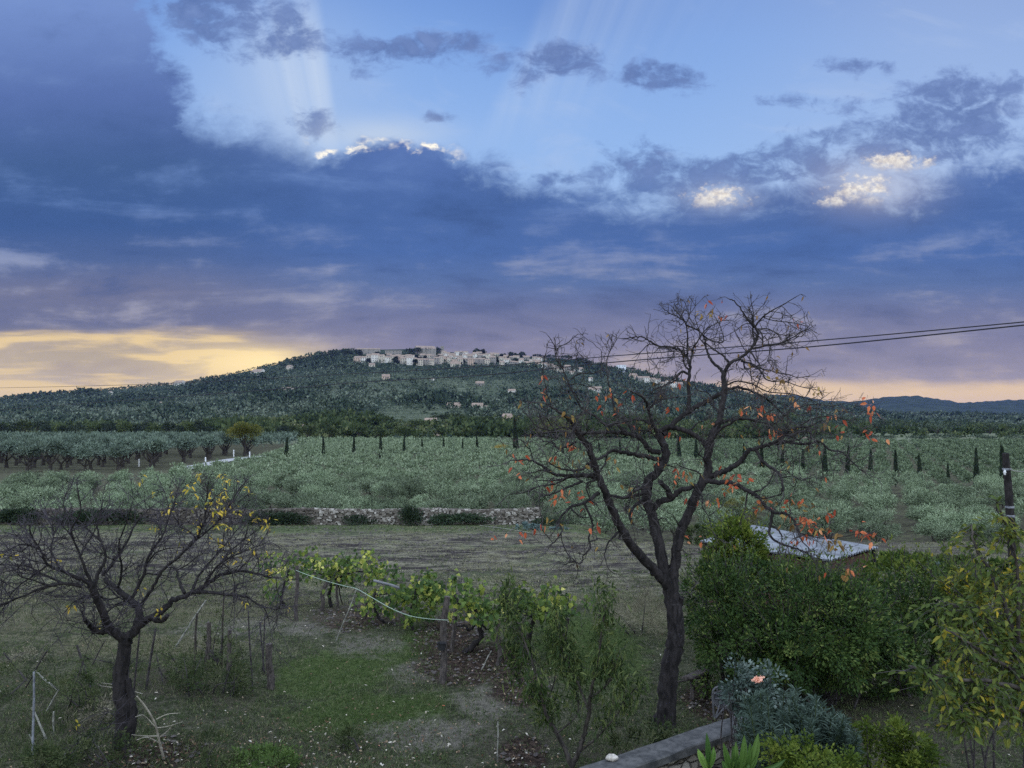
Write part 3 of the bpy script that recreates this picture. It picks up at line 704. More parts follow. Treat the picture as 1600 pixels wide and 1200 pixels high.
def bush_tree(name, label, px, pb, pt, wpx, mat, group, n=900, Y=None, hill=True, lf=.55, trunk=.25):
    if Y is None:
        x, y, z = hill_at(px, pb) if hill else ground(px, pb)
    else:
        x, y, _ = at(px, pb, Y); z = hz(x, y) if y > 425 else tz(x, y)
    s = y/F; H = max((pb-pt)*s, 1.5); W = wpx*s/2
    o = thing(name, label, 'tree' if trunk > .06 else 'bush', (x, y, z), 0, group)
    mb = MB(); crown(mb, (0, 0, H*(.5+trunk*.35)), (W, W*.9, H*(.5-trunk*.3)), int(n*1.6), lf*1.5*s/.35, lf*s/.35, 18, up=.5)
    mb.build('crown', mat, o)
    mb = MB(); mb.tube([(0,0,-.5),(.1,0,H*.25),(0,.1,H*.6)], [H*.045, H*.035, H*.02], 6)
    for k in range(3):
        a = k*2.1+RNG.random(); mb.tube([(0,0,H*.25),(math.cos(a)*W*.3, math.sin(a)*W*.3, H*.42),(math.cos(a)*W*.55, math.sin(a)*W*.55, H*.62)], [H*.03, H*.02, H*.008], 5)
    mb.build('trunk', M['bark_grey'], o); return o
bush_tree('autumn_tree', 'broad round tree turning brown, standing alone by the white track', 382, 712, 659, 60, M['autumn'], None, 2600, 232, lf=.62, trunk=.35)
bush_tree('golden_bush', 'low golden yellow bush beside the tallest cypress', 783, 697, 677, 36, M['gold'], None, 700, 225, lf=.35, trunk=.1)
bush_tree('round_tree', 'wide olive brown tree mound behind the left limbs of the bare persimmon', 868, 694, 652, 68, M['autumn'], None, 1500, 330, lf=.35, trunk=.2)
bush_tree('dark_tree', 'wide dark tree clump right of the white farmhouse foot', 632, 690, 670, 46, M['wood_leaf'], None, 900, 400, trunk=.15)
# belt of dark trees along the foot of the hill
xs = list(np.arange(-10, 360, 17))+[372, 398, 420, 440]
for i, px in enumerate(xs):
    h = 27+RNG.random()*8-(px > 340)*8
    bush_tree('dark_tree', 'dark dense tree in the belt behind the old olives on the left', px+RNG.normal()*3, 688, 688-h, 24+RNG.random()*8, M['cypress'] if i % 3 else M['wood_leaf'], 'dark trees at the hill foot', 420, 372+RNG.random()*30, trunk=.1)
for i, (px, pb, h, w) in enumerate([(455,690,24,30),(480,688,22,34),(515,690,20,30),(560,688,26,34),(590,690,22,26),(600,668,18,36),(650,672,16,40),(690,684,16,24),(700,660,13,60),(745,690,18,24),(760,668,18,28),(715,690,14,20),(820,690,24,30),(925,690,26,40),(960,690,22,40),(1000,690,26,36),(1040,688,30,40),(1085,688,24,40),(1130,686,24,44),(1175,684,22,40)]):
    bush_tree('rounded_tree', 'rounded green tree on the lower slope behind the grove', px, pb, pb-h, w, M['wood_leaf'], 'rounded trees at the hill foot', 420, None if pb < 686 else 400+RNG.random()*25, trunk=.1)
for i in range(26):
    px = 1215+i*16+RNG.normal()*5; d = RNG.random()
    bush_tree('far_tree', 'dull green tree in the far belt below the blue hills', px, 672-d*6, 650-d*5-RNG.random()*5, 26+RNG.random()*16, M['wood_leaf'] if i % 2 else M['hill_leaf'], 'trees in the far belt on the right', 220, 560+d*260, trunk=.08)
for i in range(14):
    px = 1200+i*32+RNG.normal()*8
    bush_tree('hedge_bush', 'low dark bush in the hedge along the far edge of the plain', px, 682, 671+RNG.random()*4, 34, M['hill_leaf'], 'hedge along the far edge', 160, 395+RNG.random()*8, trunk=.05)
# village houses
WIN = []
def house(px, pb, w, h, wall, label, cat='house', name='house', gable=True, Y=None, yaw=None, dep=None, group='houses of the hilltop village', rise=.36, lift=0):
    if Y is None:
        x, y, z = hill_at(px, pb)
    else: x, y, z = at(px, pb, Y)
    s = y/F; W = w*s; H = h*s; D = dep or W*.7; yaw = RNG.normal()*.25 if yaw is None else yaw
    o = thing(name, label, cat, (x, y, z), yaw, group)
    mb = MB(); mb.box((0, 0, H/2-3), (W, D, H+6)); 
    if gable: mb.add([(-W/2,-D/2,H),(-W/2,D/2,H),(-W/2,0,H+D*rise)], [(0,2,1)]); mb.add([(W/2,-D/2,H),(W/2,D/2,H),(W/2,0,H+D*rise)], [(0,1,2)])
    mb.build('wall', wall, o)
    rb = MB(); e = .35
    if gable:
        for sg in (-1, 1):
            rb.add([(-W/2-e,sg*(D/2+e),H-.1),(W/2+e,sg*(D/2+e),H-.1),(W/2+e,0,H+D*rise+.15),(-W/2-e,0,H+D*rise+.15)], [(0,1,2,3) if sg < 0 else (3,2,1,0)])
    else: rb.box((0, 0, H+.15), (W+.4, D+.4, .3))
    rb.build('roof', M['roof_tile'] if gable else wall, o)
    nf = max(1, min(3, int(H/3.6))); nc = max(1, min(5, int(W/4.2)))
    for f in range(nf):
        for c in range(nc):
            if RNG.random() < .12: continue
            if not WIN: WIN.append(MB().box((0, 0, 0), (1.5, .1, 2.1)).build('window', M['window_dark'])); w_ = WIN[0]
            else: w_ = WIN[0].copy(); COL.objects.link(w_)
            w_.parent = o; w_.location = ((c+.5)/nc*W-W/2+RNG.normal()*.3, -D/2-.03, (f+.52)/nf*H)
    return o
WC = [('wall_cream','cream'),('wall_white','white'),('wall_peach','peach'),('wall_cream','cream'),('wall_stone','grey stone'),('wall_white','white'),('wall_stone','grey stone')]
def rowhouses(x0, x1, base0, base1, h0, h1, w0, w1, where, lift=0):
    x = x0
    while x < x1:
        w = w0+(w1-w0)*RNG.random(); f = (x-x0)/(x1-x0); c, cn = WC[RNG.integers(0, 7)]
        house(x+w/2, base0+(base1-base0)*f+RNG.normal()*1.5, w*1.05, h0+(h1-h0)*RNG.random(), M[c], '%s house with tiled roof, %s' % (cn, where)); x += w
rowhouses(554, 622, 568, 567, 7, 11, 7, 12, 'in the left front terrace of the hilltop village')
rowhouses(627, 772, 570, 569, 7, 12, 6, 10, 'in the front rows below the old castle')
rowhouses(604, 775, 563, 562, 5, 9, 5, 9, 'in the upper rows of the hilltop village')
rowhouses(690, 770, 557, 559, 4, 7, 5, 9, 'beside the square tower on the summit')
rowhouses(774, 836, 570, 571, 4, 7, 6, 11, 'at the right end of the hilltop village')
rowhouses(765, 850, 563, 566, 4, 7, 5, 10, 'along the ridge right of the square tower')
rowhouses(846, 905, 577, 582, 3, 7, 6, 12, 'on the slope behind the left crown of the persimmon')
rowhouses(984, 1062, 594, 608, 4, 8, 6, 12, 'on the ridge behind the middle of the persimmon')
house(576, 553, 36, 7, M['wall_stone'], 'long pale building on the left shoulder of the summit', 'building', 'long_building', dep=14, yaw=.1, rise=.2)
house(615, 554, 26, 6, M['wall_stone'], 'long grey rampart wall left of the castle', 'rampart', 'rampart', gable=False, dep=6, yaw=0, group=None)
house(664, 553, 30, 7, M['wall_stone'], 'broad grey castle on the summit behind dark trees', 'castle', 'castle', dep=40, yaw=.3, rise=.2, group=None)
house(691, 553, 5, 12, M['wall_stone'], 'square grey tower standing right of the castle', 'tower', 'tower', gable=False, dep=8, yaw=0, group=None)
house(971, 581, 14, 10, M['wall_blue'], 'boxy white block alone on the ridge behind the persimmon', 'building', 'white_building', gable=False, yaw=-.2, group=None)
iso = [(404,586,20,4,'wall_white','long white house high on the left slope'),(453,577,10,4,'wall_cream','small cream house near the crest on the left'),(281,602,14,4,'wall_white','white house on the left ridge above the wire'),(173,617,6,4,'wall_white','tiny white house low on the far left ridge'),(252,635,12,4,'wall_cream','pale house among trees on the lower left slope'),(448,612,16,3,'wall_cream','low pale house on the middle left slope'),(458,611,5,4,'wall_white','small white cottage beside the low pale house'),(581,573,9,3,'wall_cream','small pale house just below the village front'),(603,593,12,5,'wall_peach','peach house alone on the slope under the village'),(675,595,6,3,'wall_white','tiny white hut in the middle of the slope'),(712,573,16,4,'wall_cream','cream villa below the front rows of the village'),(750,603,13,4,'wall_stone','grey farmhouse halfway down the slope'),(800,617,11,6,'wall_white','bright white house alone beside dark trees'),(655,619,7,2,'wall_white','tiny pale hut above the striped field'),(746,640,17,6,'wall_cream','cream farmhouse with outbuilding on the lower slope'),(762,641,9,5,'wall_peach','peach outbuilding next to the cream farmhouse'),(710,637,22,2,'wall_cream','low pale shed left of the cream farmhouse'),(673,666,18,8,'wall_white','white farmhouse low on the slope above the grove'),(683,681,8,4,'wall_peach','small peach hut at the grove edge'),(793,660,14,10,'wall_peach','pink house behind slim cypresses at the hill foot'),(467,671,14,4,'wall_white','white roofed house hidden in trees near the first cypress'),(930,612,20,3,'wall_white','long white greenhouse behind the persimmon branches'),(950,615,12,3,'wall_white','short white greenhouse right of the long one'),(1257,690,10,4,'wall_white','small white hut at the far right edge of the grove'),(1372,672,12,3,'wall_white','pale shed among the far right trees'),(1010,566,4,4,'wall_blue','tiny pale house by the crest right of the white block'),(923,596,6,5,'wall_white','small white house under the crest behind persimmon twigs')]
for px, pb, w, h, wl, lb in iso:
    house(px, pb, w, h, M[wl], lb, group='scattered houses on the slopes', Y=360 if pb > 686 else None)
for px, pb, h, w in [(float(560+270*RNG.random()), float(560+9*RNG.random()), float(5+4*RNG.random()), float(5+6*RNG.random())) for _ in range(26)]+[(545,556,9,16),(562,556,6,10),(590,557,7,12),(560,552,6,12),(640,553,8,20),(652,552,9,18),(668,552,9,22),(683,551,8,14),(655,566,8,9),(520,556,8,24),(745,552,7,12),(752,551,5,14),(800,557,6,14),(815,556,6,14),(840,560,6,20),(860,561,6,24),(885,562,6,22),(905,565,6,20),(920,570,6,14)]:
    bush_tree('dark_tree', 'dark tree on the summit among the village houses', px, max(pb+2, np.interp(px, RPX, RPY)+4), pb-h, w, M['cypress'], 'dark trees among the village houses', 150, None, trunk=.08)

# ---------------------------------------------------------------- track, posts
def strip(name, pxs, w, mat, lift=.03, **kw):
    pts = spline([ground(a, b) for a, b in pxs], 8); L = []
    for i, p in enumerate(pts):
        d = pts[min(i+1, len(pts)-1)]-pts[max(i-1, 0)]; n = np.array([-d[1], d[0]])/np.hypot(d[0], d[1])
        L.append([(p[0]+n[0]*q, p[1]+n[1]*q, tz(p[0]+n[0]*q, p[1]+n[1]*q)+lift) for q in (-w/2, w/2)])
    return tag(MB().grid(np.array(L)).build(name, mat), **kw)
strip('track', [(286,735),(320,727),(360,720),(400,715),(440,712)], 4.5, M['road'], .25, kind='structure')
for px, pb, h, lb in [(217,729,10,'white post at the left edge of the bare strip'),(321,726,10,'white post where the pale track begins'),(365,714,10,'white post left of the round autumn tree'),(390,715,8,'white post right of the round autumn tree')]:
    x, y, z = ground(px, pb); s = y/F; o = MB(); H = h*s; o.tube([(0,0,-.3),(0,0,H*.9),(0,0,H)], [.16,.16,.10], 8); o.tube([(0,0,H),(0,0,H+.25)], [.2,.05], 8)
    tag(o.build('marker_post', M['post_white'], loc=(x, y, z)), lb, 'post', 'white posts along the track')

# ---------------------------------------------------------------- traced trees
RS = .84
class Trace:
    def __init__(s, Y): s.Y = Y; s.pts = []; s.trunk = MB(); s.tw = MB(); s.br = []
    def limb(s, pts, r0, r1, drift=0.0, wob=.05, Y0=None, sides=8, bend=1.0):
        """pts in photo pixels, radii in photo pixels, drift = metres towards/away along the limb"""
        if Y0 is None:
            if s.pts:
                A = np.array(s.pts); d = np.hypot(A[:, 0]-pts[0][0], A[:, 1]-pts[0][1]); Y0 = A[d.argmin(), 2]
            else: Y0 = s.Y
        P = spline(pts, 6 if len(pts) > 2 else 4)
        P = P+RNG.normal(size=P.shape)*min(.9, r0*.14)*bend; P[0] = pts[0]
        f = np.concatenate([[0], np.cumsum(np.hypot(*np.diff(P, axis=0).T))]); tot = f[-1]; f /= tot
        Ys = Y0+drift*f**1.1; rr = (r0+(r1-r0)*f**.8)
        W = np.array([at(p[0], p[1], y) for p, y in zip(P, Ys)]); rad = np.maximum(rr*RS*Ys/F, .0035)
        s.trunk.tube(W, rad, sides if r0 > 3 else 5, wob=wob)
        for p, y, r in zip(P, Ys, rr): s.pts.append((p[0], p[1], y, r))
        s.br.append((W, rad)); return s
    env = None
    def out_(s, p):
        return s.env is not None and 655-F*(p[2]-CAMZ)/p[1] < np.interp(800+F*p[0]/p[1], [e[0] for e in s.env], [e[1] for e in s.env])
    def sub(s, n, Lr, r, zig=.5, up=.1, rmin=.012):
        base = [b for b in s.br if b[1][0] > rmin][1:]
        wt = np.array([len(b[0]) for b in base], float); wt /= wt.sum()
        for k in range(n):
            W, rad = base[RNG.choice(len(base), p=wt)]; i = RNG.integers(len(W)//4, len(W)-1)
            t = W[i+1]-W[i]; t /= np.linalg.norm(t)+1e-9; d = t*.6+sph(1)[0]*1.0+np.array([0, 0, up]); d /= np.linalg.norm(d)
            Lg = Lr[0]+(Lr[1]-Lr[0])*RNG.random(); m = max(5, int(Lg/.10)); P = [W[i]]
            for q in range(m):
                d = d+RNG.normal(size=3)*zig*.6+np.array([0, 0, up*.15]); d /= np.linalg.norm(d); P.append(P[-1]+d*Lg/m)
            if any(s.out_(p) for p in P): continue
            P = spline(P, 2); rr = np.linspace(min(r, rad[i]*.7), .006, len(P)); s.trunk.tube(P, rr, 5, wob=.08); s.br.append((P, rr))
    def depth(s, px, py):
        A = np.array(s.pts); d = np.hypot(A[:, 0]-px, A[:, 1]-py); return A[d.argmin(), 2]
    def twig(s, p, d, L, r, lvl, up=.2, zig=.35, out=None, split=1.0):
        n = max(3, int(L/.09)); P = [np.array(p)]; d = np.array(d, float); d /= np.linalg.norm(d)
        for k in range(n):
            d = d+RNG.normal(size=3)*zig*.5+np.array([0, 0, up*.12]); d /= np.linalg.norm(d); P.append(P[-1]+d*L/n)
            if s.out_(P[-1]) and len(P) > 2: P.pop(); break
        s.tw.tube(np.array(P), np.linspace(r, max(r*.42, .0034), len(P)), 4 if r > .004 else 3, cap=False)
        if out is not None: out.append(P[-1])
        if lvl > 0:
            for k in range(int(RNG.integers(1, 4)*split+.5)):
                i = RNG.integers(1, len(P)); q = d+RNG.normal(size=3)*.75
                s.twig(P[i], q, L*(.45+.35*RNG.random()), r*.68, lvl-1, up, zig, out, split)
    def spray(s, dens, Lr, r, lvl, up=.2, rmax=.06, zig=.35, skip=.15, spread=.9, split=1.0, grav=0.0):
        tips = []
        for W, rad in s.br:
            seg = np.linalg.norm(np.diff(W, axis=0), axis=1); tot = seg.sum(); m = RNG.poisson(tot*dens)
            for k in range(m):
                f = skip+(1-skip)*RNG.random()**.7; i = min(int(f*(len(W)-1)), len(W)-2)
                if rad[i] > rmax: continue
                t = W[i+1]-W[i]; t /= np.linalg.norm(t)+1e-9
                q = t*.8+sph(1)[0]*spread+np.array([0, 0, up-grav])
                s.twig(W[i], q, Lr[0]+(Lr[1]-Lr[0])*RNG.random(), min(r, rad[i]*.8), lvl, up, zig, tips, split)
            t = W[-1]-W[-2]; s.twig(W[-1], t/np.linalg.norm(t), Lr[1]*.6, min(r, rad[-1]), lvl, up, zig, tips, split)
        return np.array(tips)

# persimmon
T = Trace(13.98); L = T.limb
L([(1041,1135),(1042,1100),(1045,1060),(1052,1015),(1057,985),(1052,945),(1046,905)], 18, 14.5, 0, .035, sides=12)
L([(1062,945),(1066,932)], 6, 4, -.1)
L([(1046,918),(1024,892),(997,864),(978,838),(964,812),(954,790),(946,770),(934,744),(928,724),(920,698),(912,688),(902,674)], 10, 5.6, -1.3)
L([(902,676),(899,668),(888,655),(872,642),(855,630)], 4.8, 1.8, -.5)
L([(1046,915),(1038,895),(1030,850),(1018,805),(1010,778),(1014,752),(1028,735),(1041,712),(1036,692),(1026,676)], 12, 7, .5)
L([(1050,912),(1054,888),(1060,846),(1074,806),(1090,769),(1104,742),(1107,712),(1109,688)], 10, 7.5, .2)
L([(1014,800),(1030,785),(1050,778),(1066,765),(1088,760)], 7, 4, -.4)
L([(1010,778),(992,790),(984,806),(990,820)], 4, 2, -.5)
L([(1048,775),(1040,762),(1030,752)], 6, 4, -.2)
L([(1108,692),(1114,676),(1121,664),(1126,648),(1130,626),(1131,600),(1131,582)], 7, 4.6, .3)
L([(1131,586),(1126,577),(1114,566),(1106,552),(1102,538),(1104,528)], 3.4, 1.6, .5)
L([(1140,567),(1130,556),(1116,547),(1104,537)], 2.4, 1.3, .3)
L([(1131,584),(1136,575),(1142,567),(1160,557),(1172,546),(1180,535),(1185,522),(1180,512),(1172,504),(1162,490),(1150,473),(1140,467)], 3.8, 1.0, -.4)
L([(1180,511),(1186,502),(1200,489),(1220,478),(1244,464)], 1.8, .7, -.4)
L([(1176,545),(1194,541),(1220,536),(1240,526),(1254,518),(1267,512)], 2.3, .7, -.6)
L([(1192,541),(1191,524),(1186,516)], 1.7, 1.2, .2)
L([(1182,514),(1200,514),(1216,522),(1232,524)], 1.3, .6, .5)
L([(1158,564),(1180,571),(1190,582),(1196,592),(1207,596)], 2.2, 1.2, -.6)
L([(1172,568),(1173,586),(1178,610)], 1.2, .7, -.2)
L([(1207,596),(1226,596),(1250,604),(1278,610)], 1.2, .6, -.3)
L([(1036,678),(1056,658),(1072,646),(1090,634),(1108,625),(1128,614)], 5.5, 4, .4)
L([(1130,612),(1144,606),(1158,606),(1180,614),(1196,622),(1210,634),(1226,650)], 3.2, 1.2, .6)
L([(1074,645),(1077,622),(1076,595),(1078,571),(1072,557),(1060,546),(1044,542),(1028,540),(1012,531),(996,526),(972,530)], 4.0, .9, .9)
L([(1028,540),(1014,538),(1004,547)], 1.3, .8, .2)
L([(1078,572),(1083,546),(1089,535),(1100,519),(1110,510),(1122,504)], 2.2, .8, .5)
L([(1074,556),(1074,528),(1072,507),(1060,496),(1048,490),(1036,482)], 2.0, .7, -.3)
L([(1072,508),(1090,516),(1104,528),(1114,533),(1130,534),(1127,514),(1120,500)], 1.7, .7, .4)
L([(1072,506),(1078,490),(1080,474)], 1.3, .6, .2)
L([(1075,584),(1066,581),(1059,586),(1056,594),(1040,602),(1020,611),(1004,627)], 2.6, 1.0, -.7)
L([(1028,678),(1020,664),(1014,645),(1008,626),(998,617),(985,611)], 4.2, 1.6, -.6)
L([(1012,640),(1024,630),(1040,623),(1062,620)], 2.2, 1.0, -.5)
L([(1026,676),(1042,668),(1060,670),(1082,678),(1094,686),(1106,700)], 5.2, 4.4, -.25)
L([(1020,664),(1002,656),(985,657),(972,660)], 3, 1.2, -.7)
L([(1032,708),(1014,703),(1008,694),(998,684),(984,678),(956,676),(930,676),(900,677),(875,674),(845,677),(828,684)], 5.4, 1.2, -.6)
L([(984,678),(970,668),(964,660)], 2.6, 2.2, .1)
L([(962,660),(950,666),(930,650),(912,641),(897,618),(888,598),(878,574),(870,562),(868,552)], 2.8, 1.2, .5)
L([(868,556),(873,543),(886,536),(903,522)], 1.2, .6, .2)
L([(870,548),(864,536),(857,525)], 1.1, .6, -.3)
L([(962,650),(954,610),(949,588),(948,563),(955,545),(963,531)], 2.0, .7, .5)
L([(893,592),(905,584),(930,582),(946,572)], 1.5, .7, .6)
L([(1034,718),(1010,714),(990,710),(970,706),(957,704),(944,712),(932,718)], 4.6, 2.6, -.7)
L([(930,745),(916,743),(892,744),(866,741),(846,728),(824,718),(794,720)], 4.8, 1.0, -.9)
L([(924,722),(917,727),(908,734),(884,734),(866,728),(856,722)], 3.2, 1.0, -.4)
L([(900,690),(888,697),(872,700),(862,692),(846,688)], 2.4, .9, .5)
L([(898,672),(880,668),(862,672),(842,668),(826,652)], 2.0, .7, -.5)
L([(936,770),(916,784),(892,792),(882,802),(872,816),(878,830),(866,846),(856,857)], 3.8, 1.0, -.8)
L([(914,788),(923,808),(926,824),(920,840),(922,857),(912,868),(908,880),(896,878),(882,882)], 2.6, 1.0, -.5)
L([(968,830),(954,844),(947,857),(944,870)], 2.8, 1.2, -.6)
L([(910,752),(886,762),(868,770),(850,775)], 3.0, 1.2, -.8)
L([(892,744),(868,756),(842,760),(818,770),(796,772)], 1.8, .8, .6)
L([(978,778),(1000,772),(1012,770)], 3, 3, 0)
L([(946,772),(962,776),(978,777),(990,768),(1006,760)], 3, 3, .3)
L([(1104,744),(1129,738),(1150,727),(1164,712),(1171,703),(1186,700),(1200,695),(1218,687),(1232,674),(1246,668),(1262,667),(1268,682)], 6.4, 1.6, -1.0)
L([(1214,688),(1234,692),(1262,694),(1280,690),(1297,703),(1316,707),(1342,732),(1354,738)], 3.4, .8, -.9)
L([(1180,702),(1191,720),(1210,734),(1221,746),(1224,767)], 3.6, 2.0, -.7)
L([(1223,746),(1240,744),(1250,750),(1270,746)], 1.4, .7, .3)
L([(1278,692),(1284,720),(1286,742)], 1.2, .6, .1)
L([(1094,752),(1120,753),(1141,755),(1160,762),(1175,770),(1190,783),(1207,800),(1230,803),(1242,816),(1249,833),(1260,836)], 5.6, 1.6, -1.4)
L([(1207,800),(1205,815),(1202,834),(1216,848),(1228,852),(1243,857),(1262,864)], 3.2, 1.2, -.5)
L([(1204,820),(1216,828),(1222,838)], 2.2, 1.4, -.3)
L([(1168,770),(1166,780),(1165,791)], 2, 1.4, 0)
L([(1246,832),(1270,838),(1296,842),(1320,838),(1340,834)], 1.4, .6, -.2)
L([(1122,662),(1140,656),(1165,655),(1190,660),(1212,662)], 3.2, 1.2, .7)
L([(1112,690),(1124,672),(1140,662),(1156,654),(1180,656),(1206,648)], 3.2, 1.0, -.7)
L([(1246,668),(1270,654),(1300,650),(1330,656),(1352,640)], 1.5, .6, .3)
L([(1210,662),(1240,640),(1270,632),(1300,634),(1330,628)], 1.5, .6, .4)
L([(1132,604),(1150,596),(1175,600),(1200,612),(1240,616),(1275,628)], 1.7, .7, -.7)
T.env = [(780,700),(800,660),(845,545),(868,522),(905,520),(960,520),(985,500),(1035,472),(1080,460),(1240,458),(1272,500),(1300,585),(1380,625)]
T.sub(110, (.35, 1.0), .02, .6, .12)
tree = thing('persimmon_tree', 'tall gnarled persimmon tree, nearly bare, with a few red leaves', 'tree', (0, 0, 0))
def reorigin(t, loc):
    t.location = loc
    for c in t.children: c.location = tuple(np.array(c.location)-np.array(loc))
T.trunk.build('trunk', M['bark_persimmon'], tree, smooth=True)
tips = T.spray(5.6, (.16, .5), .0085, 2, up=.16, rmax=.062, zig=.5, skip=.06, spread=.95, split=1.05)
T.tw.build('twig', M['twig'], tree)
pf = MB(); CX = []
for i in RNG.choice(len(tips), 80, False):
    p = tips[i]
    if not CX: CX.append(pf.add(np.array([(0,0,1),(.8,.2,.3),(.2,.8,.3),(-.8,.2,.3),(.2,-.8,.3),(0,0,-.6)])*.018, [(0,1,2),(0,2,3),(0,3,4),(0,4,1),(5,2,1),(5,3,2),(5,4,3),(5,1,4)]).build('calyx', M['fruit'], tree)); q = CX[0]
    else: q = CX[0].copy(); COL.objects.link(q)
    q.location = tuple(p)
red = [(1357,630,6),(1362,642,4),(1243,507,3),(1097,472,2),(1118,473,2),(1130,490,3),(1058,598,5),(1170,640,6),(1192,645,7),(1200,670,8),(1215,668,6),(1185,632,4),(1115,663,5),(1305,652,4),(1255,632,4),(1310,670,3),(1365,675,3),(1375,688,2),(896,699,4),(872,713,3),(802,716,4),(808,740,3),(863,760,6),(874,776,9),(901,777,6),(840,818,4),(1024,720,4),(817,834,3),(782,838,3),(932,818,3),(1057,731,4),(1067,746,4),(1140,738,6),(1140,757,7),(1113,777,5),(1080,773,4),(1191,793,7),(1241,781,6),(1260,812,7),(1274,822,9),(1301,800,5),(1256,805,6),(1346,831,12),(1356,836,5),(1260,839,6),(1241,847,4),(1330,892,4),(856,612,3),(934,620,3),(955,613,5),(981,617,3),(945,638,3),(845,587,3),(984,670,3),(968,637,3),(1150,745,4),(1165,750,4),(1042,640,3),(1050,680,3),(1234,800,4),(1288,830,4),(1072,840,3),(1096,848,3)]
brn = [(1110,488,5),(1100,492,4),(1210,593,3),(1280,610,4),(1320,640,4),(1290,665,4),(878,722,5),(897,723,5),(866,816,4),(961,720,3),(986,768,6),(1008,787,4),(1078,742,5),(1303,847,9),(1315,850,6),(1220,790,6),(1250,790,5),(1260,795,6),(1284,824,5),(1322,890,5),(880,653,4),(1005,665,4),(953,625,4),(1160,640,5),(1215,580,3),(1195,575,3),(1240,612,3),(1226,604,3),(1200,780,4),(1076,600,3),(1150,560,3),(1090,545,3),(1130,770,4),(1180,790,3),(1235,815,4)]
rb, bb = MB(), MB()
for Ls, mb in ((red, rb), (brn, bb)):
    for px, py, n in Ls:
        Y = T.depth(px, py)+RNG.normal()*.1; p = np.array(at(px, py, Y)); n = int(n*1.0+.5)
        C = p+RNG.normal(size=(n, 3))*np.array([.085, .10, .065])*(.7+n*.05)
        D = RNG.normal(size=(n, 3))*.6+np.array([0, -.1, -.55]); mb.leaves(C, D, .085+.05*RNG.random(n), .045+.018*RNG.random(n), None, fold=True)
        for c in C[::2]: T2 = np.array([c, (c+p)/2+(0, 0, .02), p+(0, 0, .05)]); mb.tube(T2, .003, 3, mat=1, cap=False)
for i in RNG.choice(len(tips), 130, False):
    mb = rb if tips[i][2] < 5 and RNG.random() < .35 else bb
    mb.leaves(tips[i][None], np.array([[RNG.normal()*.4, RNG.normal()*.4, -.7]]), .09, .035, None, fold=True)
rb.build('red_foliage', [M['red_leaf'], M['twig']], tree); bb.build('brown_foliage', [M['brown_leaf'], M['twig']], tree)
bx, by, bz = ground(1041, 1128); reorigin(tree, (bx, by, bz))

# bare fruit tree on the left
T = Trace(13.1); L = T.limb
L([(193,1166),(196,1118),(189,1078),(189,1048),(196,1006),(197,992)], 18.5, 11, 0, .04, sides=12)
L([(204,1140),(207,1098),(199,1062)], 10, 5, -.05)
L([(197,1000),(183,992),(169,979),(160,953),(147,926),(142,912)], 9, 6, -.6)
L([(172,984),(158,987),(146,983),(139,975),(132,968)], 6, 3.5, -.5)
L([(198,998),(210,986),(217,967),(216,950),(204,938),(184,922),(164,905)], 9, 4.2, .7)
L([(212,984),(226,970),(250,958),(270,938),(296,927),(317,917),(340,901),(375,892),(408,899),(436,904)], 7.5, 1.2, .3)
L([(226,972),(236,965),(250,970),(262,962)], 6, 4, -.4)
L([(296,927),(320,925),(354,929),(384,933),(412,948),(440,951)], 4, 1, -.7)
L([(412,948),(418,962),(422,980)], 1.3, .7, -.1)
L([(288,927),(279,905),(276,890),(262,886)], 3.5, 1.2, .7)
L([(300,925),(310,900),(330,876),(352,850),(372,826)], 3, 1, .8)
L([(320,912),(345,880),(380,862),(415,848)], 2.4, .8, -.8)
L([(142,912),(124,904),(96,892),(75,883),(62,858),(48,833),(46,820)], 4.2, 1, -.7)
L([(129,916),(100,912),(71,917),(33,933),(-6,950)], 3.6, 1.2, -.9)
L([(146,920),(154,895),(166,872),(158,846),(152,820),(160,790)], 4, 1, .3)
L([(160,900),(176,880),(196,850),(214,815),(240,790)], 3.4, 1, .7)
L([(204,938),(222,905),(232,870),(252,840),(268,800),(276,772)], 3.6, .9, .5)
L([(216,952),(240,915),(256,890),(290,860),(318,820),(322,785),(326,752)], 3.6, .9, -.5)
L([(142,912),(126,870),(112,830),(126,800),(122,768)], 3, .8, -.5)
L([(96,892),(80,860),(84,830),(70,800)], 2.4, .8, .6)
L([(256,890),(300,850),(345,810),(370,770),(384,752)], 2.6, .8, .4)
L([(100,912),(60,895),(30,890),(0,895)], 2.6, .9, .5)
L([(62,858),(36,850),(10,862),(-14,880)], 2, .7, -.5)
L([(158,846),(130,820),(100,790),(112,755)], 2, .7, .5)
L([(345,880),(360,860),(400,830),(410,820)], 2, .7, .4)
L([(184,922),(190,890),(186,850),(200,810),(205,790)], 2.8, .8, -.6)
L([(75,883),(50,900),(20,925),(0,960)], 2.2, .7, -.6)
T.env = [(-40,880),(0,835),(50,800),(110,750),(250,742),(385,742),(430,830),(470,880)]
T.sub(42, (.4, 1.0), .017, .45, .15)
tree = thing('bare_fruit_tree', 'low spreading dark fruit tree, bare with thick crooked trunk, on the left', 'tree', (0, 0, 0))
T.trunk.build('trunk', M['bark_bare'], tree, smooth=True)
tips = T.spray(8.5, (.25, .75), .0085, 2, up=.22, rmax=.05, zig=.28, skip=.03, spread=.85, split=1.0)
T.tw.build('twig', M['twig_bare'], tree)
yl = MB()
n = 0
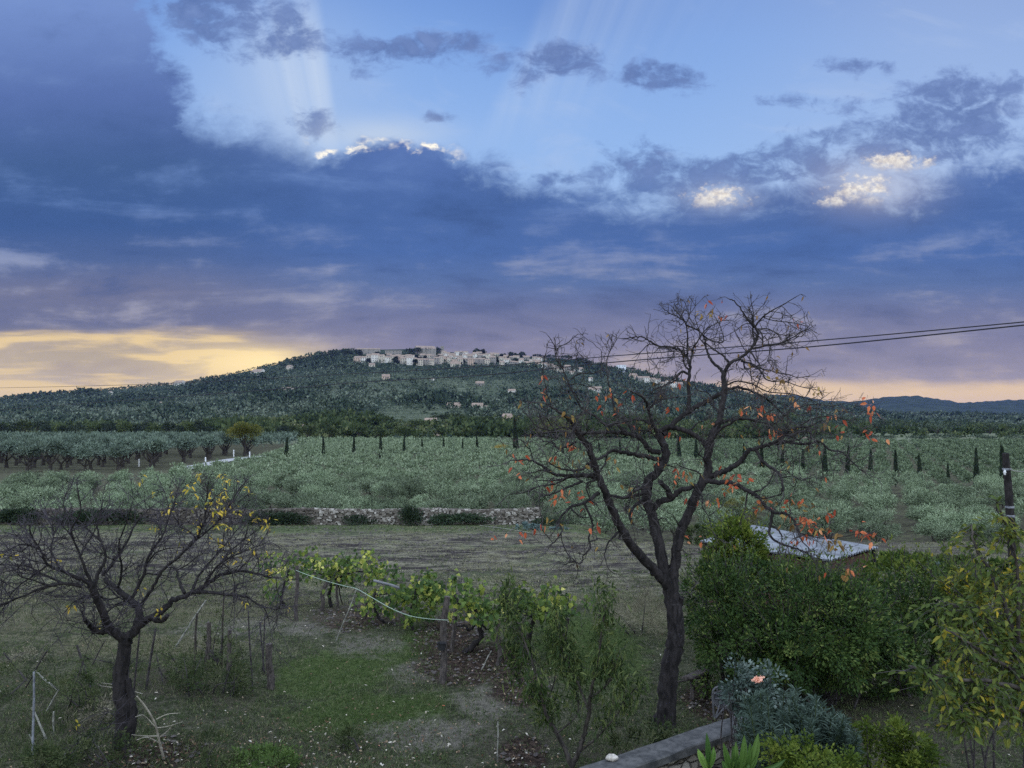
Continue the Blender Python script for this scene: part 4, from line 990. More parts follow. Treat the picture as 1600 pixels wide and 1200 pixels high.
for i in RNG.permutation(len(tips)):
    p = tips[i]; c = 800+F*p[0]/p[1]; v = 655-F*(p[2]-CAMZ)/p[1]
    w = .10*math.exp(-((c-325)/60)**2-((v-785)/50)**2)+.05*math.exp(-((c-420)/40)**2-((v-900)/45)**2)+.006
    if RNG.random() < w:
        k = int(RNG.integers(2, 6)); D = RNG.normal(size=(k, 3))*.7+np.array([0, 0, -.3])
        yl.leaves(p+RNG.normal(size=(k, 3))*.05, D, .065+.04*RNG.random(k), .035, None, fold=True)
yl.build('yellow_foliage', M['yellow_leaf'], tree)
reorigin(tree, ground(193, 1160))

# ---------------------------------------------------------------- vines, posts, ropes
def stick(name, label, cat, a, b, ra, rb, mat, group=None, sides=7, mid=None, cap=None):
    """round stick between two world points; ra/rb radii in metres"""
    a = np.array(a, float); b = np.array(b, float); d = b-a
    P = [a, a+d*.33+RNG.normal(size=3)*ra*.35, a+d*.66+RNG.normal(size=3)*ra*.35, b] if mid is None else [a]+[np.array(m) for m in mid]+[b]
    P = spline(P, 4)-a; mb = MB(); mb.tube(P, np.linspace(ra, rb, len(P)), sides, wob=.05)
    o = mb.build(name, mat, loc=tuple(a)); return tag(o, label, cat, group)
def gpost(px, pb, ptx, pt, rpx, label, mat='post_wood', name='vine_post', cat='post', group='posts of the vine row', dY=0.0):
    g = ground(px, pb); t = at(ptx, pt, g[1]+dY); r = rpx*g[1]/F
    return stick(name, label, cat, (g[0], g[1], g[2]-.15), t, r, r*.85, M[mat], group), g, t
POSTS = [(464,970,464,884,3.2,'grey weathered post at the far end of the rope'),(691,1066,699,932,5.5,'thick weathered post holding the rope and a black pot'),(705,1018,712,952,3.6,'dark leaning stake right behind the thick rope post'),(499,955,512,908,3.4,'dark leaning post under the leftmost vine'),(527,952,527,908,2.2,'thin dark stake under the leftmost vine'),(572,968,572,938,2.0,'thin dark stake in the middle of the vine row'),(776,1040,778,968,4.2,'grey post half hidden behind the peach sapling'),(820,1036,822,990,4,'short brown post behind the peach sapling foliage'),(880,1020,887,966,4,'leaning dark post at the right end of the vine row')]
PG = {}
for p in POSTS:
    o, g, t = gpost(*p); PG[p[0]] = (g, t)
def vine(label, px, pb, base_pts, bx, n, sc=1.0, pale=0.0):
    """px,pb foot; base_pts = trunk polyline in pixels; bx = list of foliage lumps (px,py,wpx,hpx,n)"""
    g = ground(px, pb); Y = g[1]; o = thing('grapevine', label, 'grapevine', g, 0, 'grapevines in a row')
    T = MB(); gl = np.array(g)
    for pts, r0, r1 in base_pts:
        P = spline([np.array(at(a, b, Y))-gl for a, b in pts], 5); P[1:-1] += RNG.normal(size=P[1:-1].shape)*.012
        T.tube(P, np.linspace(r0, r1, len(P)), 7, wob=.1)
    T.build('trunk', M['bark_bare'], o, smooth=True)
    F1, F2 = MB(), MB()
    for (x, y, w, h, k) in bx:
        c = np.array(at(x, y, Y))-gl; s = Y/F
        K = max(3, int(k/14)); C0_ = c+RNG.normal(size=(K, 3))*np.array([w*s*.36, .42, h*s*.26])
        C = (C0_[:, None]+RNG.normal(size=(K, 7, 3))*.09).reshape(-1, 3); D = RNG.normal(size=C.shape)*.6+np.array([0, -.3, -.45])
        r = np.clip(.62*np.repeat(RNG.random(K), 7)+.4*RNG.random(len(C))+(y < 885)*.08, 0, 1)
        sz = .085+.055*RNG.random(len(C))
        F1.leaves(C, D, sz, sz*.95, r, fold=True, nrm=np.tile([0, -.5, .8], (len(C), 1)))
        for q in range(K//3):
            j = RNG.integers(0, K); T2 = np.cumsum(np.vstack([C0_[j], RNG.normal(size=(4, 3))*.12+np.array([0, 0, .03])]), 0); F2.tube(T2, .006, 3, cap=False)
    if pale:
        c = np.array(at(pale[0], pale[1], Y))-gl; k = pale[4]; s = Y/F
        C = c+RNG.normal(size=(k, 3))*np.array([pale[2]*s*.4, .2, pale[3]*s*.4])-np.array([0, .25, 0]); sz = .10+.06*RNG.random(k)
        F3 = MB(); F3.leaves(C, RNG.normal(size=C.shape)*.6+np.array([0,-.3,-.4]), sz, sz, None, fold=True, nrm=np.tile([0, -.5, .8], (k, 1))); F3.build('pale_foliage', M['vine_pale'], o)
    F1.build('foliage', M['vine'], o); F2.build('shoot', M['twig'], o); return o
vine('leafy vine with drooping canes at the far left of the vine row', 446, 950, [([(446,955),(440,930),(448,905),(452,890)], .05, .03), ([(452,905),(438,915),(430,935)], .02, .012)], [(445,885,60,46,420),(436,920,36,40,120)], 1)
vine('bright green vine behind the far rope post', 520, 950, [([(520,955),(514,930),(524,905),(530,890)], .06, .04), ([(524,905),(500,896),(478,892)], .03, .02), ([(524,905),(560,892),(600,905)], .03, .02), ([(528,915),(536,945)], .02, .015)], [(490,882,56,30,430),(545,880,70,36,620),(520,905,70,24,260),(592,893,40,26,260)], 1, (572, 890, 50, 16, 110))
vine('loose vine over the grey pipe in the middle of the row', 605, 975, [([(620,975),(600,972),(588,958),(584,940),(588,920)], .045, .03), ([(588,930),(620,925),(650,930)], .025, .015)], [(610,925,60,40,430),(600,950,40,30,130)], 1)
vine('dense blue green vine hanging down left of the thick rope post', 642, 985, [([(645,985),(640,965),(646,940),(650,920)], .04, .03), ([(648,930),(670,922),(690,928)], .02, .015)], [(655,918,70,40,620),(650,955,46,36,320),(680,925,40,26,200)], 1)
vine('vine with pale yellow leaves and crooked leaning trunk right of the rope post', 728, 1018, [([(726,1020),(738,1010),(750,1000),(752,990),(746,972),(742,950)], .075, .05), ([(746,974),(732,985),(728,978),(716,978)], .04, .025), ([(746,970),(760,982),(775,986)], .03, .02), ([(742,955),(720,945),(710,930)], .03, .02)], [(735,940,50,40,380),(755,955,40,36,280),(720,920,30,20,120)], 1, (722, 928, 38, 36, 190))
vine('green vine spreading behind the peach sapling at the right end', 830, 1030, [([(830,1034),(826,1005),(832,975),(835,950)], .06, .04), ([(832,965),(800,950),(780,945)], .03, .02), ([(832,960),(860,950),(890,955)], .03, .02)], [(800,945,60,44,480),(845,940,70,44,680),(878,955,40,36,260)], 1)
def rope(name, label, cat, pts, r, mat, group=None):
    P = spline(pts, 8); o = MB(); o.tube(P-P[0], r, 5); return tag(o.build(name, mat, loc=tuple(P[0])), label, cat, group)
Ya, Yb = PG[464][0][1], PG[691][0][1]
def rp(px, py):
    f = (px-464)/(691-464); return at(px, py, 1/((1-f)/Ya+f/Yb)-.12)
rope('rope', 'pale green rope sagging between the two vine posts', 'rope', [rp(*q) for q in ((462,891),(480,898),(510,908),(540,916),(557,920),(580,933),(610,950),(640,962),(670,967),(700,969))], .008, M['rope'])
g = ground(525, 1003); stick('prop_stick', 'pale thin stick leaning up to hold the rope', 'stick', g, rp(557, 921), .017, .014, M['cane'])
g = ground(752, 1047); stick('prop_stick', 'short pale stick leaning under the right end of the vines', 'stick', g, at(768, 1017, g[1]), .014, .012, M['cane'])
stick('pipe', 'grey pipe lying across the top of the vine supports', 'pipe', at(584, 907, 19.2), at(624, 919, 18.9), .036, .036, M['pipe'])
g, t = PG[691]; c = at(690, 1010, g[1]-.13); o = MB()
o.grid(np.array([[(r*math.cos(a), r*math.sin(a), h) for a in np.linspace(0, 6.283, 12, endpoint=False)] for r, h in ((.005,-.07),(.07,-.07),(.095,.07),(.105,.075),(.088,.07),(.06,-.05))]), closed=True)
tag(o.build('black_pot', M['black'], loc=c), 'small black pot hanging on the thick vine post', 'pot')
# ---------------------------------------------------------------- stakes and canes on the left
ST = [(206,1108,219,978,1.6,'thin dark cane leaning behind the bare tree trunk','twig'),(228,1075,243,982,2.0,'dark cane right of the bare tree trunk','twig'),(302,1045,308,958,2.0,'slim mossy cane left of the short square stakes','bark_grey'),(326,1045,326,972,4.0,'short dark square stake left of its taller neighbour','post_wood'),(356,1058,359,984,4.0,'short dark stake wrapped in green weeds','post_wood'),(346,1040,350,928,1.6,'tall thin cane overgrown with weeds','bark_grey'),(424,1078,420,1006,6.0,'thick weathered stake at the right end of the stakes','post_wood'),(395,1080,388,955,1.4,'thin cane left of the thick weathered stake','twig'),(414,1055,406,972,1.4,'thin bent cane just left of the thick stake','twig'),(410,1050,414,958,1.2,'hairline cane behind the thick stake','twig'),(268,1015,322,938,1.7,'pale cane leaning to the right in the grass','cane'),(52,1215,53,1050,1.9,'tall pale metal pole at the lower left','metal_pale'),(76,1155,50,1105,1.6,'pale stick leaning on the metal pole','cane'),(67,1112,92,1078,1.4,'pale thin stick slanting right of the metal pole','cane'),(84,1150,84,1112,1.4,'short white upright peg right of the metal pole','cane'),(102,1215,101,1178,1.6,'white peg at the bottom edge on the left','cane'),(57,1165,46,1148,1.2,'short pale twig at the foot of the metal pole','cane'),(98,1080,55,1048,1.6,'pale rod slanting down right above the pole','cane'),(50,1065,5,1020,1.3,'dark rod slanting down from the left edge','twig'),(36,1075,74,1016,1.3,'dark rod crossing the slanting rod on the left','twig'),(150,1095,120,1008,2.0,'dark bare stalk left of the bare tree trunk','twig'),(140,1040,165,1000,1.0,'thin dark stalk crossing behind the bare trunk','twig'),(778,1205,778,1128,1.2,'pale thin cane standing alone at the bottom centre','cane')]
for px, pb, tx, ty, r, lb, mt in ST:
    g = ground(px, min(pb, 1190)); t = at(tx, ty, g[1]-.05); r = r*g[1]/F
    stick('garden_stake', lb, 'stake', (g[0], g[1], g[2]-.1), t, r, r*.8, M[mt], None)
def branchy(name, label, pts_list, mat, Y=None):
    g = ground(*pts_list[0][0][0]); Y = Y or g[1]; o = MB()
    for pts, r0, r1 in pts_list:
        P = spline([np.array(at(a, b, Y-.2*i)) for i, (a, b) in enumerate(pts)], 4)-np.array(g); o.tube(P, np.linspace(r0, r1, len(P)), 5, wob=.06)
    return tag(o.build(name, mat, loc=g), label, 'branch')
branchy('dead_branch', 'pale fallen dead branch with side twigs right of the bare tree', [([(256,1186),(248,1155),(242,1130),(228,1105),(214,1088)], .022, .010), ([(248,1160),(230,1152),(214,1156)], .010, .004), ([(242,1135),(225,1118),(212,1120)], .009, .004), ([(250,1152),(262,1142),(270,1132)], .009, .004), ([(244,1124),(262,1116),(282,1114)], .009, .004), ([(246,1137),(262,1135),(285,1128)], .008, .003), ([(248,1150),(226,1150),(206,1148)], .01, .004)], M['twig_pale'])
branchy('dead_branch', 'pale bare sticks lying behind the bare tree trunk', [([(222,1084),(196,1077),(160,1072),(152,1068)], .012, .006), ([(202,1074),(180,1070),(158,1067)], .01, .005), ([(128,1096),(146,1100)], .008, .005)], M['twig_pale'])

# ---------------------------------------------------------------- shrubs and plants
def cloud_plant(name, label, cat, px, pb, lumps, leaf, mat, n_total, stem_mat='twig', fold=False, up=.0, group=None, nstem=6, droop=0.0, twoside=None, Y=None, outer=.55):
    """lumps: (px, py, wpx, hpx, depth_m, dY) ellipsoids of foliage"""
    g = ground(px, pb); Y0 = Y or g[1]
    if Y: g = (at(px, pb, Y)[0], Y, tz(at(px, pb, Y)[0], Y))
    o = thing(name, label, cat, g, 0, group); gl = np.array(g); mb = MB(); st = MB()
    vol = np.array([l[2]*l[3] for l in lumps], float); vol /= vol.sum()
    for (x, y, w, h, d, dy), v in zip(lumps, vol):
        s = (Y0+dy)/F; c = np.array(at(x, y, Y0+dy))-gl; rad = np.array([w*s/2, d, h*s/2])
        n = int(n_total*v); K = max(12, int(n/70)); kd = sph(K); kr = outer+(1-outer)*RNG.random(K)**.6
        kc = kd*(kr*(.86+.22*RNG.random(K)))[:, None]*rad; ks = (.10+.12*RNG.random(K))*min(2.2, max(.6, rad.mean()))
        i = RNG.integers(0, K, n); q = sph(n)
        C = c+kc[i]+q*(RNG.random(n)**.5*ks[i]*1.25)[:, None]
        D = q+kd[i]*.8+np.array([0, 0, up-droop]); kb = RNG.random(K)
        r = np.clip(.62*kb[i]+.45*RNG.random(n)-.03, 0, 1)
        keep = C[:, 2]+gl[2] > TZ(C[:, 0]+gl[0], C[:, 1]+gl[1])+.02
        mb.leaves(C[keep], D[keep], leaf[0]*(.5+.9*RNG.random(keep.sum())), leaf[1]*(.6+.8*RNG.random(keep.sum())), r[keep], fold=fold, nrm=(kd[i]+np.array([0, 0, .5]))[keep])
        for k in range(nstem):
            e = c+kc[RNG.integers(0, K)]; b0 = np.array([c[0]*.5+RNG.normal()*.15, c[1]*.5+RNG.normal()*.15, tz(gl[0]+c[0]*.5, gl[1]+c[1]*.5)-gl[2]-.1])
            m = (b0+e)/2+RNG.normal(size=3)*.12; P = spline([b0, m, e], 5); st.tube(P, np.linspace(.02, .005, len(P)), 5, cap=False)
    if name == 'shrub':
        for k in range(int(n_total/110)):
            l = lumps[RNG.integers(0, len(lumps))]; s = (Y0+l[5])/F; c = np.array(at(l[0], l[1], Y0+l[5]))-gl; d = sph(1)[0]; d[2] = abs(d[2])*.9+.15; d /= np.linalg.norm(d)
            b0 = c+d*np.array([l[2]*s/2, l[4], l[3]*s/2])*.86; Lg = .16+.34*RNG.random(); e = b0+(d*.7+np.array([0, 0, .5])+RNG.normal(size=3)*.25)*Lg
            st.tube(np.array([b0-d*.15, (b0+e)/2+RNG.normal(size=3)*.02, e]), [.007, .005, .003], 4, cap=False); m = int(RNG.integers(7, 16)); f = RNG.random((m, 1))
            mb.leaves(b0+(e-b0)*f+RNG.normal(size=(m, 3))*.025, (e-b0)/Lg+RNG.normal(size=(m, 3))*.7, leaf[0]*(.7+.6*RNG.random(m)), leaf[1]*.9, np.clip(.35+.65*RNG.random(m), 0, 1))
    mb.build('foliage', mat, o)
    if nstem: st.build('stem', M[stem_mat], o)
    return o
cloud_plant('shrub', 'big dark green shrub right beside the persimmon trunk', 'shrub', 1150, 1085, [(1140,985,150,210,1.0,.0),(1110,940,90,150,.7,.3),(1178,932,140,130,.9,.8),(1160,1010,170,130,.9,-.3)], (.075,.038), M['shrub'], 17000)
cloud_plant('shrub', 'bushy yellow green shrub rising in front of the left half of the shed', 'shrub', 1165, 1000, [(1150,862,84,96,.6,.0),(1140,900,90,80,.6,.0),(1202,898,70,44,.6,.2)], (.085,.046), M['shrub_light'], 17000, Y=18.5)
cloud_plant('shrub', 'widest dark green shrub in the middle of the thicket', 'shrub', 1270, 1100, [(1270,975,200,190,1.2,.0),(1230,1015,150,120,.9,-.5),(1320,1000,160,160,1.0,-.2),(1300,940,170,100,1.0,.8)], (.075,.038), M['shrub'], 24000)
cloud_plant('shrub', 'yellow tinged shrub in front of the right end of the shed', 'shrub', 1330, 1020, [(1335,926,150,76,.9,.0),(1405,914,130,90,.9,.2),(1262,906,90,50,.7,.2),(1450,905,70,60,.6,.5)], (.08,.04), M['shrub_light'], 8500, Y=17.5)
cloud_plant('shrub', 'dark green shrub at the right side of the thicket', 'shrub', 1430, 1080, [(1420,985,150,170,1.0,.0),(1470,945,120,130,.9,.4),(1500,925,80,90,.7,.6),(1385,1035,130,90,.8,-.5)], (.08,.042), M['shrub'], 13000)
# right-hand tree with large yellowing leaves
def right_tree():
    T = Trace(8.2); L = T.limb
    L([(1680,1240),(1660,1180),(1640,1100),(1625,1040)], 16, 11, 0)
    L([(1625,1045),(1590,1000),(1568,940),(1545,890),(1522,850),(1518,820)], 6, 1.6, .6)
    L([(1590,1000),(1592,930),(1588,880),(1575,830),(1560,790)], 4, 1.5, -.3)
    L([(1640,1100),(1600,1060),(1560,1035),(1520,1010),(1480,985)], 6, 1.5, -.4)
    L([(1640,1110),(1600,1078),(1550,1065),(1500,1062),(1450,1050),(1420,1040)], 6, 1.5, -.7)
    L([(1650,1140),(1610,1115),(1570,1105),(1530,1110),(1500,1130)], 5, 1.5, -.6)
    L([(1560,1035),(1530,980),(1500,950),(1470,940)], 3, 1.2, .5)
    L([(1600,1060),(1580,1010),(1550,980),(1530,950)], 3, 1.2, .2)
    L([(1620,1040),(1620,960),(1612,900)], 5, 2, .4)
    L([(1550,1065),(1520,1090),(1495,1110)], 2, 1, -.2)
    g = ground(1660, 1195); g = (at(1670, 1200, 8.2)[0], 8.2, 0.0)
    t = thing('yellowing_tree', 'tree with large green and yellow leaves reaching in at the right edge', 'tree', g)
    lf = MB(); mb2 = MB()
    for W, rad in T.br[1:]:
        for k in range(46):
            f = .12+.88*RNG.random(); i = min(int(f*len(W)), len(W)-1); p = W[i]; m = int(RNG.integers(4, 10))
            d = sph(1)[0]*np.array([1, .7, .6])+np.array([-.2, 0, -.1]); Lg = .18+.28*RNG.random(); tt = np.linspace(.15, 1, m)
            C = p+d*Lg*tt[:, None]+np.array([0, 0, -.10])*tt[:, None]**2+RNG.normal(size=(m, 3))*.015
            mb2.tube(np.array([p, C[m//2], C[-1]]), [.005, .003, .002], 3, cap=False)
            D = d+RNG.normal(size=(m, 3))*.55+np.array([0, 0, -.25]); br_ = RNG.random()
            lf.leaves(C, D, .06+.05*RNG.random(m), .028+.016*RNG.random(m), np.clip(.55*br_+.5*RNG.random(m)-.05, 0, 1), fold=True, nrm=np.tile([0, -.3, .9], (m, 1)))
    T.trunk.build('trunk', M['bark_grey'], t, smooth=True); lf.build('foliage', M['yellow_tree'], t); mb2.build('twig', M['twig'], t)
    reorigin(t, g)
right_tree()
cloud_plant('shrub', 'green and yellow bush under the right edge tree', 'shrub', 1560, 1150, [(1560,1040,130,150,.7,.0),(1540,950,110,110,.6,.5),(1590,970,80,160,.6,.3),(1500,1090,70,70,.5,-.2)], (.075,.036), M['yellow_tree'], 9000, fold=True, Y=10.2, nstem=2)
# peach sapling with long drooping leaves
def peach():
    T = Trace(12.0); L = T.limb
    L([(893,1198),(884,1172),(868,1142),(850,1112),(832,1090),(818,1068),(806,1045),(798,1020)], 5, 1.4, .5)
    L([(880,1168),(862,1135),(850,1108),(846,1085)], 3, 1.5, -.3)
    L([(853,1118),(846,1080),(838,1055),(826,1020),(815,990),(806,965),(800,940)], 3, 1, .4)
    L([(893,1198),(904,1175),(912,1150),(920,1115),(922,1090),(928,1060),(936,1020),(940,985),(945,960)], 5, 1.2, -.4)
    L([(920,1110),(910,1085),(902,1065),(890,1040),(880,1010),(874,975)], 2.6, 1, .5)
    L([(922,1090),(940,1078),(952,1065),(962,1040)], 2.2, .8, -.3)
    L([(850,1112),(862,1080),(868,1050),(866,1010)], 2, .8, .3)
    L([(905,1175),(935,1150),(965,1115),(985,1085)], 2.2, .8, -.4)
    L([(870,1145),(900,1120),(905,1090)], 2, .8, .2)
    t = thing('peach_sapling', 'bushy young peach tree with long drooping narrow leaves at the bottom centre', 'tree', ground(895, 1196))
    T.trunk.build('trunk', M['bark_grey'], t, smooth=True); tips = T.spray(6.5, (.15, .42), .005, 1, up=.35, rmax=.06, zig=.2, skip=.25, spread=.6)
    T.tw.build('twig', M['twig'], t); lf = MB()
    for p in tips:
        m = int(RNG.integers(9, 17)); C = p+RNG.normal(size=(m, 3))*np.array([.07, .07, .10]); D = RNG.normal(size=(m, 3))*.5+np.array([0, 0, -.55])
        lf.leaves(C, D, .095+.05*RNG.random(m), .021+.008*RNG.random(m), None, fold=True)
    lf.build('foliage', M['peach'], t); reorigin(t, ground(895, 1196))
peach()
# spurge clump, rose, irises, low shrubs by the parapet
def whorl_plant(name, label, cat, px, pb, heads, ln, wd, mat, per, Y, zig=.2, up=.35, droop=.0, rstem=.008):
    g = at(px, pb, Y); g = (g[0], Y, tz(g[0], Y)); o = thing(name, label, cat, g); gl = np.array(g); lf, st = MB(), MB()
    for hx, hy, dy in heads:
        e = np.array(at(hx, hy, Y+dy))-gl; b0 = np.array([e[0]*.45, e[1]*.6, -.05]); P = spline([b0, (b0+e)/2+RNG.normal(size=3)*.08+(0, 0, .1), e], 6)
        st.tube(P, np.linspace(rstem, rstem*.6, len(P)), 5, cap=False)
        a = RNG.random(per)*6.283; f = RNG.random(per); C = np.array([np.interp(1-f*.22, np.linspace(0, 1, len(P)), P[:, k]) for k in range(3)]).T
        D = np.stack([np.cos(a), np.sin(a), up+.9*(1-f)**2-droop+0*a], 1)+RNG.normal(size=(per, 3))*zig
        lf.leaves(C, D, ln*(.7+.5*RNG.random(per)), wd, np.clip(.5*RNG.random()+.5*RNG.random(per), 0, 1), fold=True, nrm=np.tile([0, 0, 1.], (per, 1)))
    lf.build('foliage', mat, o); st.build('stem', M['weed'], o); return o
hs = []
for k in range(190):
    x = 1150+190*RNG.random(); top = np.interp(x, [1150,1180,1210,1250,1290,1320,1340], [1098,1085,1072,1078,1100,1125,1145]); y = top+(1185-top)*RNG.random()**1.2; hs.append((x, y, RNG.normal()*.45-(y-top)*.004))
whorl_plant('spurge', 'grey green clump of narrow leaved spurge behind the end of the parapet', 'plant', 1245, 1190, hs, (.15), .017, M['spurge'], 52, 10.2)
rs = cloud_plant('rose_bush', 'bluish leaved rose bush with one pale pink bloom', 'rose bush', 1175, 1140, [(1165,1088,80,60,.35,0),(1150,1060,40,70,.25,.1),(1205,1070,60,50,.3,.1)], (.06,.04), M['rose_leaf'], 1500, Y=10.9, nstem=9)
c = np.array(at(1184, 1064, 10.55))-np.array(rs.location); fl = MB()
for k in range(60):
    d = sph(1); d[:, 2] = abs(d[:, 2])*.8; fl.leaves(c+d*.015*(k % 4), d+RNG.normal(size=(1, 3))*.2, .05, .045, None, fold=True)
c2 = np.array(at(1190, 1058, 10.6))-np.array(rs.location); fl.leaves(c2+RNG.normal(size=(14, 3))*.01, sph(14), .035, .03, None, fold=True)
fl.build('flower', M['pink'], rs)
def irises(label, px, pb, leaves, Y):
    g = at(px, pb, Y); o = MB()
    for bx_, by_, tx, ty, w in leaves:
        a = np.array(at(bx_, by_, Y)); b = np.array(at(tx, ty, Y-.05)); m = (a+b)/2+np.array([(bx_-tx)*-.0012, -.05, .03]); P = spline([a, m, b], 6)-np.array(g); n = len(P)
        f = np.linspace(0, 1, n); wv = w*Y/F*np.sin(np.pi*np.clip(f*.86+.14, 0, 1))**.8; t = (P[-1]-P[0]); sd = np.cross(t, [0, 1, .15]); sd /= np.linalg.norm(sd)
        nn = np.cross(sd, t/np.linalg.norm(t))
        G = np.stack([P-sd*wv[:, None], P-sd*wv[:, None]*.5+nn*wv[:, None]*.25, P+nn*wv[:, None]*.42*-1, P+sd*wv[:, None]*.5+nn*wv[:, None]*.25, P+sd*wv[:, None]], 1); o.grid(G, float(RNG.random()))
    return tag(o.build('broad_leaf_plant', M['iris'], loc=g), label, 'plant', 'broad leaved plants by the parapet')
irises('three leaved bright green plant in front of the parapet', 1106, 1210, [(1107,1205,1104,1144,4.5),(1106,1205,1090,1170,5),(1108,1202,1115,1166,4)], 8.6)
irises('bushy bright green plant with broad upright leaves below the spurge', 1160, 1225, [(1145,1215,1130,1160,5),(1150,1215,1145,1165,6),(1152,1215,1163,1148,6),(1158,1215,1185,1145,7),(1160,1215,1182,1172,5),(1160,1215,1228,1186,5),(1140,1215,1150,1158,5),(1165,1215,1172,1160,5),(1155,1218,1172,1190,6),(1146,1218,1128,1188,5)], 8.4)
cloud_plant('low_shrub', 'low rounded green shrub at the bottom right', 'shrub', 1400, 1200, [(1400,1172,120,80,.5,0),(1430,1180,70,60,.4,.1)], (.05,.034), M['shrub_light'], 4200, Y=9.9)
cloud_plant('low_shrub', 'small leaved shrub with pale green tips below the spurge', 'shrub', 1270, 1215, [(1265,1198,110,70,.35,0),(1230,1185,70,50,.3,.1),(1310,1205,70,60,.3,.1)], (.04,.03), M['shrub_light'], 4200, Y=8.9)
cloud_plant('ground_plant', 'dark creeping plant along the top of the parapet foot', 'plant', 1000, 1165, [(1000,1160,110,28,.3,0),(1030,1142,60,22,.25,.3)], (.06,.035), M['weed'], 1400, Y=12.3, nstem=0)
# weeds on the left
for lb, px, pb, lumps, n, mt in [('tangled weed clump around the short stakes', 330, 1088, [(330,1068,140,60,.5,0),(300,1050,70,60,.4,.2),(360,1040,60,90,.4,0)], 3400, 'weed'),('weed climbing the thin cane behind the stakes', 350, 1040, [(345,985,36,80,.25,0),(322,1005,36,40,.25,0),(352,1020,50,50,.3,0)], 1100, 'weed'),('drooping weed clump left of the stakes', 280, 1060, [(275,1035,50,50,.35,0),(260,1020,26,40,.25,0),(295,1060,60,40,.3,0)], 1100, 'weed'),('dark leafy clump left of the bare tree trunk', 110, 1110, [(115,1085,80,60,.4,0),(140,1105,50,60,.35,0),(132,1052,36,50,.3,0)], 1700, 'weed'),('reddish dry clump beside the bare tree trunk', 150, 1130, [(152,1112,40,40,.25,0)], 500, 'dry_weed'),('dark green bush at the bottom left below the metal pole', 90, 1205, [(95,1180,100,60,.4,0),(70,1195,60,50,.35,0)], 2600, 'weed'),('broad leaved green plant at the foot of the bare tree', 210, 1200, [(205,1178,70,50,.35,0),(160,1160,60,40,.3,0)], 900, 'weed'),('weedy mound at the far left edge', 20, 1090, [(15,1070,70,70,.5,0),(30,1120,90,50,.5,-.2)], 2200, 'weed'),('yellowing weed patch left of the slanting rods', 40, 1040, [(35,1030,60,30,.4,0)], 700, 'dry_weed'),('leafy weed clump at the bottom left of the lawn', 335, 1200, [(335,1180,60,60,.3,0)], 900, 'weed'),('small feathery tuft on the bottom lawn', 548, 1170, [(548,1158,34,30,.2,0)], 600, 'weed'),('leaf litter mound with weeds by the peach sapling', 830, 1150, [(960,1150,60,60,.4,.4)], 700, 'weed'),('grey dry brushwood heap behind the bare tree', 60, 930, [(60,940,120,50,.8,.0),(150,930,90,40,.8,.5),(20,960,60,50,.8,-.4)], 3600, 'dry_weed'),('tall pale grass tuft left of the persimmon trunk', 1000, 990, [(1005,960,90,60,.7,0),(960,975,60,40,.6,0)], 2600, 'dry_weed')]:
    dry = mt == 'dry_weed'
    cloud_plant('weed_clump', lb, 'weeds', px, pb, lumps, (.16,.008) if ('brush' in lb or 'grass' in lb) else (.06,.02), M[mt], int(n*1.05), nstem=3 if not dry else 2, up=.8 if 'grass' in lb else .2, fold=False)
cloud_plant('bright_groundcover', 'bright green low patch of leaves at the bottom edge of the lawn', 'plants', 410, 1195, [(410,1188,110,16,.45,0)], (.045,.028), M['grass_green'], 2600, nstem=0)
# ---------------------------------------------------------------- parapet, stone, old chair and bench
def parapet():
    a = np.array(at(940, 1184, 1)); z = .80
    def zp(px, py): u, v = ray(px, py); y = (z-CAMZ)/v; return np.array([u*y, y])
    P0, P1 = zp(958, 1181), zp(1157, 1114); Q1 = zp(1168, 1136); d = (P1-P0)/np.linalg.norm(P1-P0); n = np.array([d[1], -d[0]]); w = abs(np.dot(Q1-P1, n))
    S0 = P0-d*4.0; ctr = (S0+P1)/2+n*w/2; Ln = np.linalg.norm(P1-S0); rot = math.atan2(d[1], d[0])
    t = thing('parapet', 'low garden wall with worn concrete coping at the bottom of the picture', 'garden wall', (ctr[0], ctr[1], 0), rot)
    mb = MB(); k = 40; xs = np.linspace(-Ln/2, Ln/2, k); pr = [(-w/2,.69),(-w/2,.785),(-w/2+.02,.80),(0,.805),(w/2-.02,.80),(w/2,.785),(w/2,.69)]
    G = np.array([[(x, p[0]+RNG.normal()*.004, p[1]+RNG.normal()*.004) for p in pr] for x in xs]); mb.grid(G); 
    for e, o in ((0, 1), (-1, -1)): mb.add(G[e][::o], [list(range(7))], [.5])
    mb.build('coping', M['concrete'], t, smooth=False)
    b = MB(); b.box((0, 0, .22), (Ln-.06, w-.10, .94)); b.build('wall_body', M['drystone'], t)
    s = MB(); q = zp(956, 1189); sp_ = sph(60); s_ = None
    u = np.linspace(0, math.pi, 9)[:, None]; vv = np.linspace(0, 6.283, 12, endpoint=False)[None]
    rr = 1+.10*np.sin(3*vv+u*2)+.07*np.cos(2*vv-u*4); G = np.stack([np.sin(u)*np.cos(vv)*.085*rr, np.sin(u)*np.sin(vv)*.06*rr, np.cos(u)*.045*rr+0*vv], -1); s.grid(G[:, ::-1], closed=True)
    tag(s.build('white_stone', M['white_stone'], loc=(q[0], q[1], .845), smooth=True), 'small white stone lying on the concrete coping', 'stone')
parapet()
